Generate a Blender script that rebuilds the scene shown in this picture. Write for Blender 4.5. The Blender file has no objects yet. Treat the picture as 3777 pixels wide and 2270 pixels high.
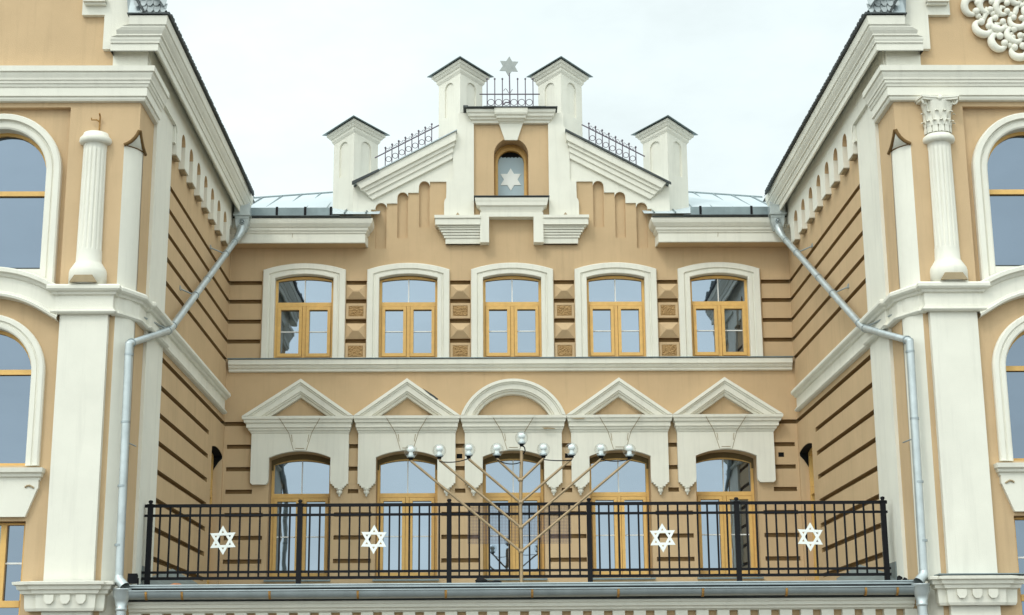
import bpy, math, random
from mathutils import Vector
from mathutils.geometry import tessellate_polygon
random.seed(7)
R = math.radians
PI = math.pi
scene = bpy.context.scene
COL = scene.collection

# ------------------------------------------------------------------ helpers
class MB:
    """collects faces, builds ONE mesh object"""
    def __init__(self): self.v = []; self.f = []; self.sm = []; self.mi = {}
    def vert(self, p): self.v.append(tuple(p)); return len(self.v) - 1
    def face(self, pts, smooth=False):
        self.f.append([self.vert(p) for p in pts]); self.sm.append(smooth)
    def grid(self, rows, closed=False, smooth=False):
        idx = [[self.vert(p) for p in r] for r in rows]
        for a, b in zip(idx, idx[1:]):
            n = len(a)
            for i in range(n if closed else n - 1):
                j = (i + 1) % n
                self.f.append([a[i], a[j], b[j], b[i]]); self.sm.append(smooth)
        return idx
    def box(self, x0, x1, y0, y1, z0, z1, M=None):
        M = M or (lambda a, b, c: (a, b, c))
        p = [M(x, y, z) for z in (z0, z1) for y in (y0, y1) for x in (x0, x1)]
        for q in ((0,1,3,2),(4,6,7,5),(0,4,5,1),(2,3,7,6),(0,2,6,4),(1,5,7,3)):
            self.face([p[i] for i in q])
    def prism(self, loop, h0, h1, M, back=False):
        tris = tessellate_polygon([[Vector((u, v, 0)) for u, v in loop]])
        for h, on in ((h1, True), (h0, back)):
            if not on: continue
            ids = [self.vert(M(u, v, h)) for u, v in loop]
            for t in tris: self.f.append([ids[i] for i in t]); self.sm.append(False)
        n = len(loop)
        for i in range(n):
            a, b = loop[i], loop[(i + 1) % n]
            self.face([M(a[0], a[1], h0), M(b[0], b[1], h0), M(b[0], b[1], h1), M(a[0], a[1], h1)])
    def plate(self, loop, holes, h, M):
        """flat sheet at height h with holes [(loop, depth or None, backed)]"""
        loops = [loop] + [x[0] for x in holes]
        flat = [p for l in loops for p in l]
        tris = tessellate_polygon([[Vector((u, v, 0)) for u, v in l] for l in loops])
        ids = [self.vert(M(u, v, h)) for u, v in flat]
        for t in tris: self.f.append([ids[i] for i in t]); self.sm.append(False)
        for l, d, backed in holes:
            if not d: continue
            f0 = len(self.f)
            n = len(l)
            for i in range(n):
                a, b = l[i], l[(i + 1) % n]
                self.face([M(a[0], a[1], h), M(b[0], b[1], h), M(b[0], b[1], h - d), M(a[0], a[1], h - d)])
            if backed:
                t2 = tessellate_polygon([[Vector((u, v, 0)) for u, v in l]])
                i2 = [self.vert(M(u, v, h - d)) for u, v in l]
                for t in t2: self.f.append([i2[i] for i in t]); self.sm.append(False)
            if backed == 'brown':
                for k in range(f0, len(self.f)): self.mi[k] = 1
    def ring(self, outer, inner, h0, h1, M, closed=True):
        n = len(outer)
        for i in range(n if closed else n - 1):
            j = (i + 1) % n
            a, b, c, d = outer[i], outer[j], inner[j], inner[i]
            self.face([M(*a, h1), M(*b, h1), M(*c, h1), M(*d, h1)])
            self.face([M(*a, h0), M(*b, h0), M(*b, h1), M(*a, h1)])
            self.face([M(*d, h1), M(*c, h1), M(*c, h0), M(*d, h0)])
        if not closed:
            for k in (0, n - 1):
                self.face([M(*outer[k], h0), M(*outer[k], h1), M(*inner[k], h1), M(*inner[k], h0)])
    def sweep(self, path, prof, M, side=1, closed=False, caps=True, smooth=False):
        """profile (offset across the path, height) along a 2-D path, mitred"""
        n = len(path); rows = []
        for i in range(n):
            p = Vector(path[i])
            a = Vector(path[i - 1]) if (i > 0 or closed) else None
            b = Vector(path[(i + 1) % n]) if (i < n - 1 or closed) else None
            d1 = (p - a).normalized() if a is not None else None
            d2 = (b - p).normalized() if b is not None else None
            d1 = d1 or d2; d2 = d2 or d1
            n1 = Vector((-d1.y, d1.x)); n2 = Vector((-d2.y, d2.x))
            m = (n1 + n2)
            m = m.normalized() if m.length > 1e-6 else n1
            k = 1.0 / max(0.25, m.dot(n1))
            rows.append([M(p.x + m.x * o * k * side, p.y + m.y * o * k * side, h) for o, h in prof])
        if closed: rows.append(rows[0])
        self.grid(rows, smooth=smooth)
        if caps and not closed:
            self.face(rows[0]); self.face(list(reversed(rows[-1])))
    def tube(self, pts, r, n=8, caps=True, smooth=True):
        pts = [Vector(p) for p in pts]
        rr = r if isinstance(r, (list, tuple)) else [r] * len(pts)
        rows = []; up = None
        for i, p in enumerate(pts):
            t = ((pts[min(i + 1, len(pts) - 1)] - p).normalized() + (p - pts[max(i - 1, 0)]).normalized())
            t = t.normalized() if t.length > 1e-6 else Vector((0, 0, 1))
            if up is None:
                up = Vector((0, 0, 1)) if abs(t.z) < .9 else Vector((0, 1, 0))
            x = t.cross(up).normalized(); up = x.cross(t).normalized()
            rows.append([p + (x * math.cos(2 * PI * k / n) + up * math.sin(2 * PI * k / n)) * rr[i] for k in range(n)])
        self.grid(rows, closed=True, smooth=smooth)
        if caps: self.face(rows[0]); self.face(rows[-1])
    def lathe(self, prof, c, n=24, a0=0, a1=2 * PI, smooth=True, rmod=None, axis='Z'):
        rows = []
        full = abs(a1 - a0 - 2 * PI) < 1e-6
        m = n if full else n + 1
        for r, z in prof:
            row = []
            for k in range(m):
                a = a0 + (a1 - a0) * k / n
                q = r * (rmod(a, z) if rmod else 1)
                row.append((c[0] + q * math.cos(a), c[1] + q * math.sin(a), c[2] + z))
            rows.append(row)
        self.grid(rows, closed=full, smooth=smooth)
    def build(self, name, mat, parent=None, label=None, cat=None, group=None, kind=None):
        me = bpy.data.meshes.new(name)
        me.from_pydata(self.v, [], self.f)
        me.polygons.foreach_set('use_smooth', self.sm)
        me.materials.append(mat)
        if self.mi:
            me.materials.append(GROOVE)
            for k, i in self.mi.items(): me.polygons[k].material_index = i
        me.update()
        o = bpy.data.objects.new(name, me); COL.objects.link(o)
        if parent: o.parent = parent
        tag(o, label, cat, group, kind)
        return o

def tag(o, label=None, cat=None, group=None, kind=None):
    if label: o['label'] = label
    if cat: o['category'] = cat
    if group: o['group'] = group
    if kind: o['kind'] = kind
    return o
def empty(name, label, cat, loc=(0, 0, 0), group=None):
    o = bpy.data.objects.new(name, None); COL.objects.link(o)
    o.location = loc; o.empty_display_size = .3
    return tag(o, label, cat, group)
def copy_tree(o, parent=None, loc=None):
    c = o.copy(); COL.objects.link(c); c.parent = parent
    if loc is not None: c.location = loc
    for ch in list(o.children): copy_tree(ch, c)
    return c
def arc(cx, cz, r, a0, a1, n=16):
    return [(cx + r * math.cos(R(a0 + (a1 - a0) * i / n)), cz + r * math.sin(R(a0 + (a1 - a0) * i / n))) for i in range(n + 1)]
def seg_arc(xa, xb, zs, zc, n=14):
    """segmental arc from (xa,zs) over the crown zc to (xb,zs)"""
    h = abs(xb - xa) / 2; s = zc - zs
    r = (h * h + s * s) / (2 * s); cz = zc - r; cx = (xa + xb) / 2
    a = math.asin(min(1, h / r))
    if s > h: a = PI - a
    d = 1 if xb > xa else -1
    return [(cx + d * r * math.sin(-a + 2 * a * i / n), cz + r * math.cos(-a + 2 * a * i / n)) for i in range(n + 1)]
def arch_loop(cx, hw, zb, zs, zc, n=14):
    return [(cx - hw, zb)] + seg_arc(cx - hw, cx + hw, zs, zc, n) + [(cx + hw, zb)]
def rect(x0, x1, z0, z1): return [(x0, z0), (x1, z0), (x1, z1), (x0, z1)]
def rot_part(o, piv): pass

# ------------------------------------------------------------------ materials
def newmat(name):
    m = bpy.data.materials.new(name); m.use_nodes = True
    nt = m.node_tree; b = nt.nodes['Principled BSDF']
    return m, nt, b
def nd(nt, t, **kw):
    n = nt.nodes.new(t)
    for k, v in kw.items():
        if k in n.inputs: n.inputs[k].default_value = v
        else: setattr(n, k, v)
    return n
def surf(name, col, rough=.85, metal=0., var=.06, scale=3., bump=.0, bscale=200., streak=0., col2=None, spec=.3):
    m, nt, b = newmat(name); L = nt.links.new
    tc = nd(nt, 'ShaderNodeTexCoord')
    n1 = nd(nt, 'ShaderNodeTexNoise', Scale=scale, Detail=6., Roughness=.6)
    L(tc.outputs['Object'], n1.inputs['Vector'])
    ramp = nd(nt, 'ShaderNodeMapRange')
    ramp.inputs['From Min'].default_value = .3; ramp.inputs['From Max'].default_value = .7
    L(n1.outputs['Fac'], ramp.inputs['Value'])
    mix = nd(nt, 'ShaderNodeMix', data_type='RGBA')
    c2 = col2 or tuple(c * (1 - var * 2) for c in col)
    mix.inputs['A'].default_value = (*col, 1); mix.inputs['B'].default_value = (*c2, 1)
    L(ramp.outputs['Result'], mix.inputs['Factor'])
    out = mix.outputs['Result']
    if streak:
        mp = nd(nt, 'ShaderNodeMapping'); mp.inputs['Scale'].default_value = (5, 5, .35)
        L(tc.outputs['Object'], mp.inputs['Vector'])
        n3 = nd(nt, 'ShaderNodeTexNoise', Scale=1.6, Detail=5., Roughness=.65)
        L(mp.outputs['Vector'], n3.inputs['Vector'])
        r3 = nd(nt, 'ShaderNodeMapRange'); r3.inputs['From Min'].default_value = .52; r3.inputs['From Max'].default_value = .8
        r3.inputs['To Max'].default_value = streak
        L(n3.outputs['Fac'], r3.inputs['Value'])
        mx = nd(nt, 'ShaderNodeMix', data_type='RGBA')
        mx.inputs['B'].default_value = (*(c * .55 for c in col), 1)
        L(r3.outputs['Result'], mx.inputs['Factor']); L(out, mx.inputs['A']); out = mx.outputs['Result']
    L(out, b.inputs['Base Color'])
    b.inputs['Roughness'].default_value = rough; b.inputs['Metallic'].default_value = metal
    b.inputs['Specular IOR Level'].default_value = spec
    if bump:
        n2 = nd(nt, 'ShaderNodeTexNoise', Scale=bscale, Detail=3.)
        L(tc.outputs['Object'], n2.inputs['Vector'])
        bp = nd(nt, 'ShaderNodeBump', Strength=bump, Distance=.01)
        L(n2.outputs['Fac'], bp.inputs['Height']); L(bp.outputs['Normal'], b.inputs['Normal'])
    return m

TAN   = surf('tan_stucco',   (.60, .43, .255), .95, var=.06, scale=1.1, bump=.45, bscale=90, streak=.30, spec=.1)
CREAM = surf('cream_stucco', (.80, .775, .675), .92, var=.045, scale=1.3, bump=.3, bscale=100, streak=.26, spec=.12)
ROUGH = surf('rough_tan_render', (.47, .30, .14), 1., var=.14, scale=60., bump=.9, bscale=55, spec=.05)
WOOD  = surf('varnished_pine', (.74, .45, .14), .45, var=.08, scale=9., spec=.4)
def vary(m, amt):
    nt = m.node_tree; b = nt.nodes['Principled BSDF']; L = nt.links.new
    src = b.inputs['Base Color'].links[0].from_socket
    oi = nd(nt, 'ShaderNodeObjectInfo'); hs = nd(nt, 'ShaderNodeHueSaturation'); mr = nd(nt, 'ShaderNodeMapRange')
    mr.inputs['To Min'].default_value = 1 - amt; mr.inputs['To Max'].default_value = 1 + amt
    L(oi.outputs['Random'], mr.inputs['Value']); L(mr.outputs['Result'], hs.inputs['Value']); L(src, hs.inputs['Color']); L(hs.outputs['Color'], b.inputs['Base Color'])
vary(WOOD, .12)
WHITE = surf('white_bar', (.75, .75, .72), .5, var=.02)
ZINC  = surf('zinc_sheet', (.40, .45, .46), .45, .65, var=.10, scale=4., streak=.15)
ROOFM = surf('pale_metal_roof', (.56, .62, .64), .6, .2, var=.05, scale=1.2)
DARKM = surf('dark_flashing_and_shade', (.075, .085, .085), .6, .3, var=.2, scale=5.)
TEAL  = surf('grey_green_sheet', (.27, .33, .34), .5, .4, var=.15, scale=3., streak=.3)
BLACK = surf('black_paint', (.010, .010, .012), .6, var=.1, scale=8., spec=.15)
OLIVE_SHADE = surf('dark_olive_head_shade', (.17, .125, .06), .9, var=.1, scale=6., spec=.1)
GROOVE = surf('brown_groove', (.36, .235, .11), .95, var=.08, scale=6., spec=.05)  # sides and backs of the grooves, browner than the wall face
STARW = surf('white_enamel', (.82, .84, .80), .5, var=.02)
BRASS = surf('aged_bronze_tube', (.40, .29, .17), .42, .35, var=.12, scale=7.)
IRON  = surf('purple_grey_iron', (.17, .14, .17), .6, .3, var=.15, scale=9.)
GALV  = surf('galvanised_pipe', (.56, .61, .61), .42, .6, var=.12, scale=5., streak=.12)
RUST  = surf('rusty_strap', (.50, .27, .08), .8, var=.3, scale=25.)
BRICK = surf('broken_brick', (.62, .22, .08), .95, var=.15, scale=30., bump=.5, bscale=60)
CLOTH = surf('black_cloth', (.012, .012, .013), .95, var=.2, scale=20., bump=.6, bscale=30)
HOLE_SHADE  = surf('dark_opening_and_shade', (.006, .006, .006), 1., var=.1)
STONE = surf('paving', (.13, .125, .115), .9, var=.12, scale=.8, bump=.3, bscale=12)
GREYT = surf('weathered_tan_patch', (.40, .31, .19), .95, var=.08, scale=9., bump=.4, bscale=80)
TILE  = surf('grey_scale_tile', (.46, .50, .50), .7, .1, var=.22, scale=9.)
STAR2 = surf('grey_tin', (.36, .38, .36), .6, .3, var=.1, scale=9.)
FILM  = surf('pale_blue_film', (.36, .46, .50), .35, var=.03, scale=2., spec=.5)
BROWN = surf('brown_edge_strip', (.20, .115, .04), .8, var=.15, scale=12.)

def glass_mat(name, tint, rough=.015):
    m, nt, b = newmat(name); L = nt.links.new
    tc = nd(nt, 'ShaderNodeTexCoord')
    n1 = nd(nt, 'ShaderNodeTexNoise', Scale=1.7, Detail=2.)
    L(tc.outputs['Object'], n1.inputs['Vector'])
    bp = nd(nt, 'ShaderNodeBump', Strength=.06, Distance=.02)
    L(n1.outputs['Fac'], bp.inputs['Height'])
    gl = nd(nt, 'ShaderNodeBsdfGlossy', Roughness=rough); gl.inputs['Color'].default_value = (*tint, 1)
    L(bp.outputs['Normal'], gl.inputs['Normal'])
    df = nd(nt, 'ShaderNodeBsdfDiffuse'); df.inputs['Color'].default_value = (.008, .010, .013, 1)
    ad = nd(nt, 'ShaderNodeAddShader')
    L(gl.outputs[0], ad.inputs[0]); L(df.outputs[0], ad.inputs[1])
    L(ad.outputs[0], nt.nodes['Material Output'].inputs['Surface'])
    nt.nodes.remove(b)
    return m
PANE = glass_mat('coated_window_glass', (.235, .275, .32))
PANE_DARK = glass_mat('dark_window_glass', (.17, .205, .25))
def clear_glass():
    m, nt, b = newmat('clear_globe_glass'); L = nt.links.new
    tr = nd(nt, 'ShaderNodeBsdfTransparent'); tr.inputs['Color'].default_value = (.93, .95, .96, 1)
    gl = nd(nt, 'ShaderNodeBsdfGlossy', Roughness=.03); gl.inputs['Color'].default_value = (1, 1, 1, 1)
    lw = nd(nt, 'ShaderNodeLayerWeight', Blend=.5)
    pw = nd(nt, 'ShaderNodeMath', operation='POWER'); pw.inputs[1].default_value = 3.; L(lw.outputs['Facing'], pw.inputs[0])
    fr = nd(nt, 'ShaderNodeMapRange'); fr.inputs['To Min'].default_value = .07; fr.inputs['To Max'].default_value = .6; L(pw.outputs[0], fr.inputs['Value'])
    mx = nd(nt, 'ShaderNodeMixShader')
    L(fr.outputs[0], mx.inputs['Fac']); L(tr.outputs[0], mx.inputs[1]); L(gl.outputs[0], mx.inputs[2])
    L(mx.outputs[0], nt.nodes['Material Output'].inputs['Surface']); nt.nodes.remove(b)
    return m
GLOBE = clear_glass()

# ------------------------------------------------------------------ frames of reference
CX = .03                      # middle axis of the courtyard front
BAY = 2.03
def MBk(u, v, h): return (u, -h, v)                      # rear (courtyard) wall, h proud of it
def PLAN(u, v, h): return (u, v, h)
def side(s): return lambda u, v, h: (s * (5.49 - h), u, v)   # wing wall along the court: u = y, v = z
def front(s): return lambda u, v, h: (s * u, -8.3 - h, v)    # wing's street front
def plan(s): return lambda u, v, h: (s * u, v, h)
UP_Z = [9.485, 9.11, 8.71, 8.315]
LO_Z = [6.70, 6.26, 5.83, 5.40, 4.96, 4.53, 4.09]
GR = .041                     # half height of a rustication groove

# ------------------------------------------------------------------ ground
g = MB(); g.box(-120, 120, -140, 120, -.3, 0); g.build('ground', STONE, kind='structure')

# ------------------------------------------------------------------ window and door kits
def casement(parent, name, cx, zb, zs, zc, hw, tr, depth, M, muntin, Mname=None, sill=False):
    """two casements under a segmental top light; frame is the part, panes and bars its sub-parts"""
    h0, h1 = -depth - .07, -depth
    m = MB(); fw = .055
    outer = arch_loop(0, hw, zb, zs, zc); inner = arch_loop(0, hw - fw, zb + .075, zs - fw * .2, zc - fw)
    m.ring(outer, inner, h0, h1, M)
    m.box(-hw + fw, hw - fw, tr - .045, tr + .035, h0, h1 + .012, lambda a, b, c: M(a, b, c))
    m.box(-.034, .034, zb + .075, tr - .045, h0, h1 + .008, lambda a, b, c: M(a, b, c))
    gx0, gx1 = .034, hw - fw
    for s in (-1, 1):        # casement sashes
        a, b = sorted((s * (gx0 + .006), s * (gx1 - .006)))
        m.ring(rect(a, b, zb + .08, tr - .052), rect(a + .06, b - .06, zb + .145, tr - .115), h0 + .01, h1 + .03, M)
    fr = m.build(name, WOOD, parent)
    gz = h0 + .025
    for s in (-1, 1):
        a, b = sorted((s * (gx0 + .06), s * (gx1 - .06)))
        p = MB(); t = random.uniform(-.004, .004)
        q = [(a, zb + .14), (b, zb + .14), (b, tr - .11), (a, tr - .11)]
        p.face([M(u, v, gz + (t if v > zb + 1 else 0)) for u, v in q]); p.build('pane', PANE, fr)
        k = MB(); k.box(a, b, muntin - .011, muntin + .011, gz + .006, gz + .018, lambda x, y, z: M(x, y, z)); k.build('glazing_bar', WHITE, fr)
    p = MB(); loop = arch_loop(0, hw - fw + .005, tr + .02, zs - fw * .2, zc - fw + .003)
    ids = [p.vert(M(u, v, gz)) for u, v in loop]; p.f.append(ids); p.sm.append(False)
    p.build('pane', PANE, fr)
    k = MB(); k.box(-.011, .011, tr + .035, zc - fw, gz + .006, gz + .018, lambda x, y, z: M(x, y, z)); k.build('glazing_bar', WHITE, fr)
    return fr

# ================================================================== COURTYARD BUILDING
bld = empty('synagogue_building', 'tan and cream synagogue front between the wings, with stepped gable and four small turrets', 'building', (0, 0, 0))
cxs = [CX + BAY * k for k in range(-2, 3)]

# ---- tan wall: grooves, niches and openings are cut in real depth
holes = []
for cx in cxs:
    holes.append((arch_loop(cx, .60, 7.93, 9.60, 9.685), .20, False))
    holes.append((arch_loop(cx, .585, 3.72, 6.035, 6.16), .46, False))
G = .10
for z in UP_Z:
    holes.append((rect(-5.58, cxs[0] - .83, z - GR, z + GR), G, 'brown'))
    holes.append((rect(cxs[4] + .83, 5.58, z - GR, z + GR), G, 'brown'))
    for a, b in zip(cxs, cxs[1:]):
        holes.append((rect(a + .815, b - .815, z - GR, z + GR), G, 'brown'))
def lowgroove(x0, x1, z): holes.append((rect(x0, x1, z - GR, z + GR), G, 'brown'))
lowgroove(-5.58, -5.0, LO_Z[0]); lowgroove(5.1, 5.58, LO_Z[0])
for z in LO_Z[1:4]:
    lowgroove(-5.43, cxs[0] - .9, z); lowgroove(cxs[4] + .9, 5.43, z)
for z in LO_Z[4:]:
    lowgroove(-5.43, cxs[0] - .68, z); lowgroove(cxs[4] + .68, 5.43, z)
for a, b in zip(cxs, cxs[1:]):
    for z in LO_Z[1:3]: lowgroove(a + .90, b - .90, z)
    lowgroove((a + b) / 2 - .1, (a + b) / 2 + .1, LO_Z[3])
    for z in LO_Z[4:]: lowgroove(a + .66, b - .66, z)
NICHES = [(-2.695, -2.47, 10.18, 11.11), (-2.263, -2.05, 10.394, 11.33), (-1.835, -1.62, 10.61, 11.56)]
for a, b, z0, z1 in NICHES:
    r = (b - a) / 2
    for s in (-1, 1):
        c = CX + s * (a + b) / 2
        holes.append((arch_loop(c, r - .004, z0, z1 - r - .004, z1 - .006, 10), .07, True))
holes.append((arch_loop(CX, .345, 11.0, 12.13, 12.475, 16), .46, False))
for vx, vz in ((-1.0, 6.06), (1.07, 6.06), (5.16, 6.06)):        # dark vents
    holes.append((rect(vx - .055, vx + .055, vz - .045, vz + .045), .2, False))
m = MB()
m.plate([(-5.6, 2.6), (5.6, 2.6), (5.6, 10.66), (CX + 2.79, 10.66), (CX + 2.79, 11.60), (CX + .80, 11.60), (CX + .80, 12.9),
         (CX - .80, 12.9), (CX - .80, 11.60), (CX - 2.79, 11.60), (CX - 2.79, 10.66), (-5.6, 10.66)], holes, 0, MBk)
m.build('wall', TAN, bld)
for vx, vz in ((-1.0, 6.06), (1.07, 6.06), (5.16, 6.06)):
    v = MB(); v.prism(rect(vx - .054, vx + .054, vz - .044, vz + .044), -.19, -.012, MBk); v.build('vent', HOLE_SHADE, bld)

# ---- body of the building behind the front (dark rooms, side and rear walls)
m = MB(); m.box(-5.58, 5.58, .9, 9, .0, 10.5); m.build('rear_wall', TAN, bld)

# ---- rusticated blocks between the upper windows
for a, b in zip(cxs, cxs[1:]):
    x0, x1 = a + .825, b - .825
    for k, (zt, zb) in enumerate(((9.44, 9.155), (9.06, 8.76), (8.665, 8.36), (8.265, 7.955))):
        m = MB()
        if k % 2 == 0:      # diamond point
            xm, zm = (x0 + x1) / 2, (zt + zb) / 2
            A = [MBk(x0, zb, .003), MBk(x1, zb, .003), MBk(x1, zt, .003), MBk(x0, zt, .003)]
            B = [MBk(xm - .06, zm - .012, .085), MBk(xm + .06, zm - .012, .085), MBk(xm + .06, zm + .012, .085), MBk(xm - .06, zm + .012, .085)]
            for i in range(4):
                j = (i + 1) % 4; m.face([A[i], A[j], B[j], B[i]])
            m.face(B); m.build('diamond_block', TAN, bld)
        else:               # pecked panel in a flat margin
            m.ring(rect(x0, x1, zb, zt), rect(x0 + .045, x1 - .045, zb + .045, zt - .045), .002, .02, MBk)
            blk = m.build('panel_block', TAN, bld)
            n = MB(); nx, nz = 16, 12
            rows = []
            for j in range(nz + 1):
                rows.append([MBk(x0 + .045 + (x1 - x0 - .09) * i / nx, zb + .045 + (zt - zb - .09) * j / nz,
                                 .008 + (0 if i in (0, nx) or j in (0, nz) else random.uniform(0, .022))) for i in range(nx + 1)])
            n.grid(rows); n.build('pecked_face', ROUGH, blk)

# ---- upper windows
def upper_window(cx):
    fr = casement(bld, 'window', cx, 7.945, 9.545, 9.635, .575, 9.075, .10, MBk, 8.53)
    m = MB()
    rows = []
    for o, h in [(0, 0), (0, .062), (.012, .075), (.115, .075), (.128, .045), (.15, .045), (.158, .058), (.225, .058), (.236, .05), (.236, -.12)]:
        f = o / .236
        rows.append([MBk(u, v, h) for u, v in arch_loop(0, .805 - o, 7.95, 9.735 - .165 * f, 9.868 - .216 * f, 16)])
    m.grid(rows)
    m.build('surround', CREAM, fr)
    return fr
w0 = upper_window(0); w0.location = (cxs[0], 0, 0)
for cx in cxs[1:]: copy_tree(w0, bld, (cx, 0, 0))

# ---- sill course
m = MB()
m.sweep([(-5.44, 0), (5.44, 0)], [(0, 7.935), (.15, 7.925), (.15, 7.83), (.115, 7.815), (.115, 7.795), (.095, 7.765), (.07, 7.755), (.07, 7.715), (.05, 7.70), (0, 7.70)], PLAN, side=-1)
sc = m.build('sill_course', CREAM, bld)
m = MB(); m.box(-5.46, 5.46, -.175, -.004, 7.938, 7.952); m.build('flashing', TEAL, sc)

# ---- lower doors
d0 = casement(bld, 'door', 0, 3.75, 5.965, 6.085, .58, 5.365, .36, MBk, 4.58)
m = MB(); m.ring(arch_loop(0, .60, 5.85, 6.04, 6.165), arch_loop(0, .545, 5.85, 5.955, 6.06), -.45, -.33, MBk, closed=False); m.build('head_shade', OLIVE_SHADE, d0)  # olive ring puts the shade of the deep door head into its colour
m = MB(); m.box(-.62, .62, -.06, .42, 3.715, 3.745); m.build('door_sill', TEAL, d0)
d0.location = (cxs[0], 0, 0)
for k, cx in enumerate(cxs[1:]): copy_tree(d0, bld, (cx, 0, 0))

# ---- hoods over the doors
def hood(i):
    cx = cxs[i]; roundtop = (i == 2)
    lo = i != 0; ro = i != 4
    HB = .10
    lz = 5.53
    # body with two legs around the opening
    L0, L1 = (-.925, -.595); R0, R1 = (.595, .925)
    def leg(a, b, fancy, flip):
        if fancy: return [(a, lz), (a + .035, lz), (a + .035, lz - .035), (a + .07, lz - .035), (a + .07, lz - .075), (b - .07, lz - .075), (b - .07, lz - .035), (b - .035, lz - .035), (b - .035, lz), (b, lz)]
        return [(a, lz + .03), (a + .035, lz - .005), (b - .035, lz - .005), (b, lz + .03)]
    loop = leg(L0, L1, lo, 0) + [(-.584, lz + .08)] + seg_arc(-.584, .584, 6.035, 6.16) + [(.584, lz + .08)] + leg(R0, R1, ro, 1) + [(.925, 6.50), (-.925, 6.50)]
    m = MB(); m.prism(loop, .0, HB, MBk)
    hd = m.build('door_hood', CREAM, bld); hd.location = (cx, 0, 0)
    # entablature
    W = 1.012 if 0 < i < 4 else 1.012
    le = -1.0135 if lo else -1.10; re = 1.0135 if ro else 1.10
    prof = [(-.15, 6.495), (-.10, 6.50), (-.085, 6.535), (-.055, 6.55), (-.05, 6.585), (-.015, 6.60), (-.015, 6.675), (.035, 6.69), (.05, 6.735), (.085, 6.755), (.095, 6.80)]
    m = MB()
    pl = [(-.925, .0), (-.925, -.10), (.925, -.10), (.925, .0)]
    prof2 = [(0, 6.495), (.012, 6.50), (.025, 6.535), (.05, 6.55), (.055, 6.585), (.085, 6.60), (.085, 6.675), (.12, 6.69), (.13, 6.735), (.155, 6.755), (.160, 6.805), (.0, 6.81)]
    rows = []
    # profile grows sideways less than forwards where hoods touch
    for o, z in prof2:
        f = o / .16
        xl = -.925 + (le + .925) * f; xr = .925 + (re - .925) * f
        rows.append([(xl, .0, z), (xl, -.10 - o, z), (xr, -.10 - o, z), (xr, .0, z)])
    m.grid(rows)
    m.build('entablature', CREAM, hd)
    # pediment
    m = MB()
    pf = [(0, 0), (0, .25), (.055, .255), (.07, .225), (.085, .225), (.10, .20), (.19, .195), (.20, .165), (.22, .16), (.235, .12), (.275, .10), (.285, .0)]
    if roundtop:
        path = [p for p in seg_arc(-1.0, 1.0, 6.812, 7.515, 30)]
    else:
        e = 1.10
        path = [(-e if not lo else -1.013, 6.812), (0, 7.53), (e if not ro else 1.013, 6.812)]
    # clip at the base line: build in strips, ends trimmed vertically
    rows = []
    n = len(path)
    for k in range(n):
        p = Vector(path[k])
        a = Vector(path[max(0, k - 1)]); b = Vector(path[min(n - 1, k + 1)])
        d1 = (p - a).normalized() if k else (b - p).normalized()
        d2 = (b - p).normalized() if k < n - 1 else d1
        n1 = Vector((d1.y, -d1.x)); n2 = Vector((d2.y, -d2.x)); mm = (n1 + n2).normalized(); kk = 1 / mm.dot(n1)
        row = []
        for o, h in pf:
            if k in (0, n - 1):        # end: slide along the sloping line to the base level
                q = p + n1 * o; d = d1 if k == 0 else -d1
                t = (6.812 - q.y) / d.y
                q = q + d * t
            else: q = p + mm * o * kk
            row.append(MBk(q.x, q.y, h))
        rows.append(row)
    m.grid(rows)
    m.build('pediment', CREAM, hd)
    # keystone, 15 mm proud, with its narrow inner raised tongue
    m = MB()
    key = [(-.125, 6.165), (-.10, 6.20), (.10, 6.20), (.125, 6.165), (.205, 6.49), (-.205, 6.49)]
    m.prism([(-.115, 6.17), (.115, 6.17), (.21, 6.495), (-.21, 6.495)], .098, .114, MBk)
    m.prism([(-.085, 6.21), (.085, 6.21), (.15, 6.47), (-.15, 6.47)], .11, .122, MBk)
    rows = []
    for o, z in prof2[:-1]:
        f = (z - 6.495) / .31; hw = .205 + .20 * f
        rows.append([(-hw - .0, -.10, z), (-hw, -.115 - o, z), (hw, -.115 - o, z), (hw, -.10, z)])
    m.grid(rows); ks = m.build('keystone', CREAM, hd)
    for q in (-1, 1):
        for (xa, za, xb, zb, hh) in ((.115, 6.17, .21, 6.495, .1015), (.14, 6.33, .158, 6.47, .1165)):
            m = MB(); m.prism([(q * xa, za), (q * (xa + .012), za), (q * (xb + .012), zb), (q * xb, zb)], .09, hh, MBk); m.build('joint', GREYT, ks)
        m = MB(); rows = []
        for o, z in prof2[1:-2]:
            hw = .205 + .20 * (z - 6.495) / .31
            rows.append([(q * hw, -.106 - o, z), (q * (hw + .014), -.106 - o, z)])
        m.grid(rows); m.build('joint', GREYT, ks)
    m = MB(); m.prism(rect(-.085, .085, 6.198, 6.21), .11, .1165, MBk); m.build('joint', GREYT, ks)
    # pendants
    for a, b, on in ((L0, L1, lo), (R0, R1, ro)):
        if not on: continue
        c = (a + b) / 2
        m = MB()
        m.lathe([(.0, -.165), (.012, -.16), (.020, -.145), (.016, -.13), (.03, -.118), (.048, -.095), (.052, -.07), (.038, -.048), (.055, -.038), (.062, -.012), (.058, 0)],
                (c, -.055, 5.455), 14, PI, 2 * PI, rmod=lambda aa, z: 1 + .10 * math.cos(7 * aa))
        m.build('pendant', CREAM, hd)
    return hd
hoods = [hood(i) for i in range(5)]
def chip(parent, M, pts, h, mat, r=None, name='chip'):
    m = MB(); m.prism(pts, h - .012, h + .003, M); o = m.build(name, mat, parent); return o
chip(hoods[1], MBk, [(.30, 7.335), (.40, 7.27), (.52, 7.19), (.60, 7.125), (.585, 7.10), (.545, 7.125), (.52, 7.15), (.44, 7.20), (.36, 7.27)], .252, DARKM)
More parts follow.
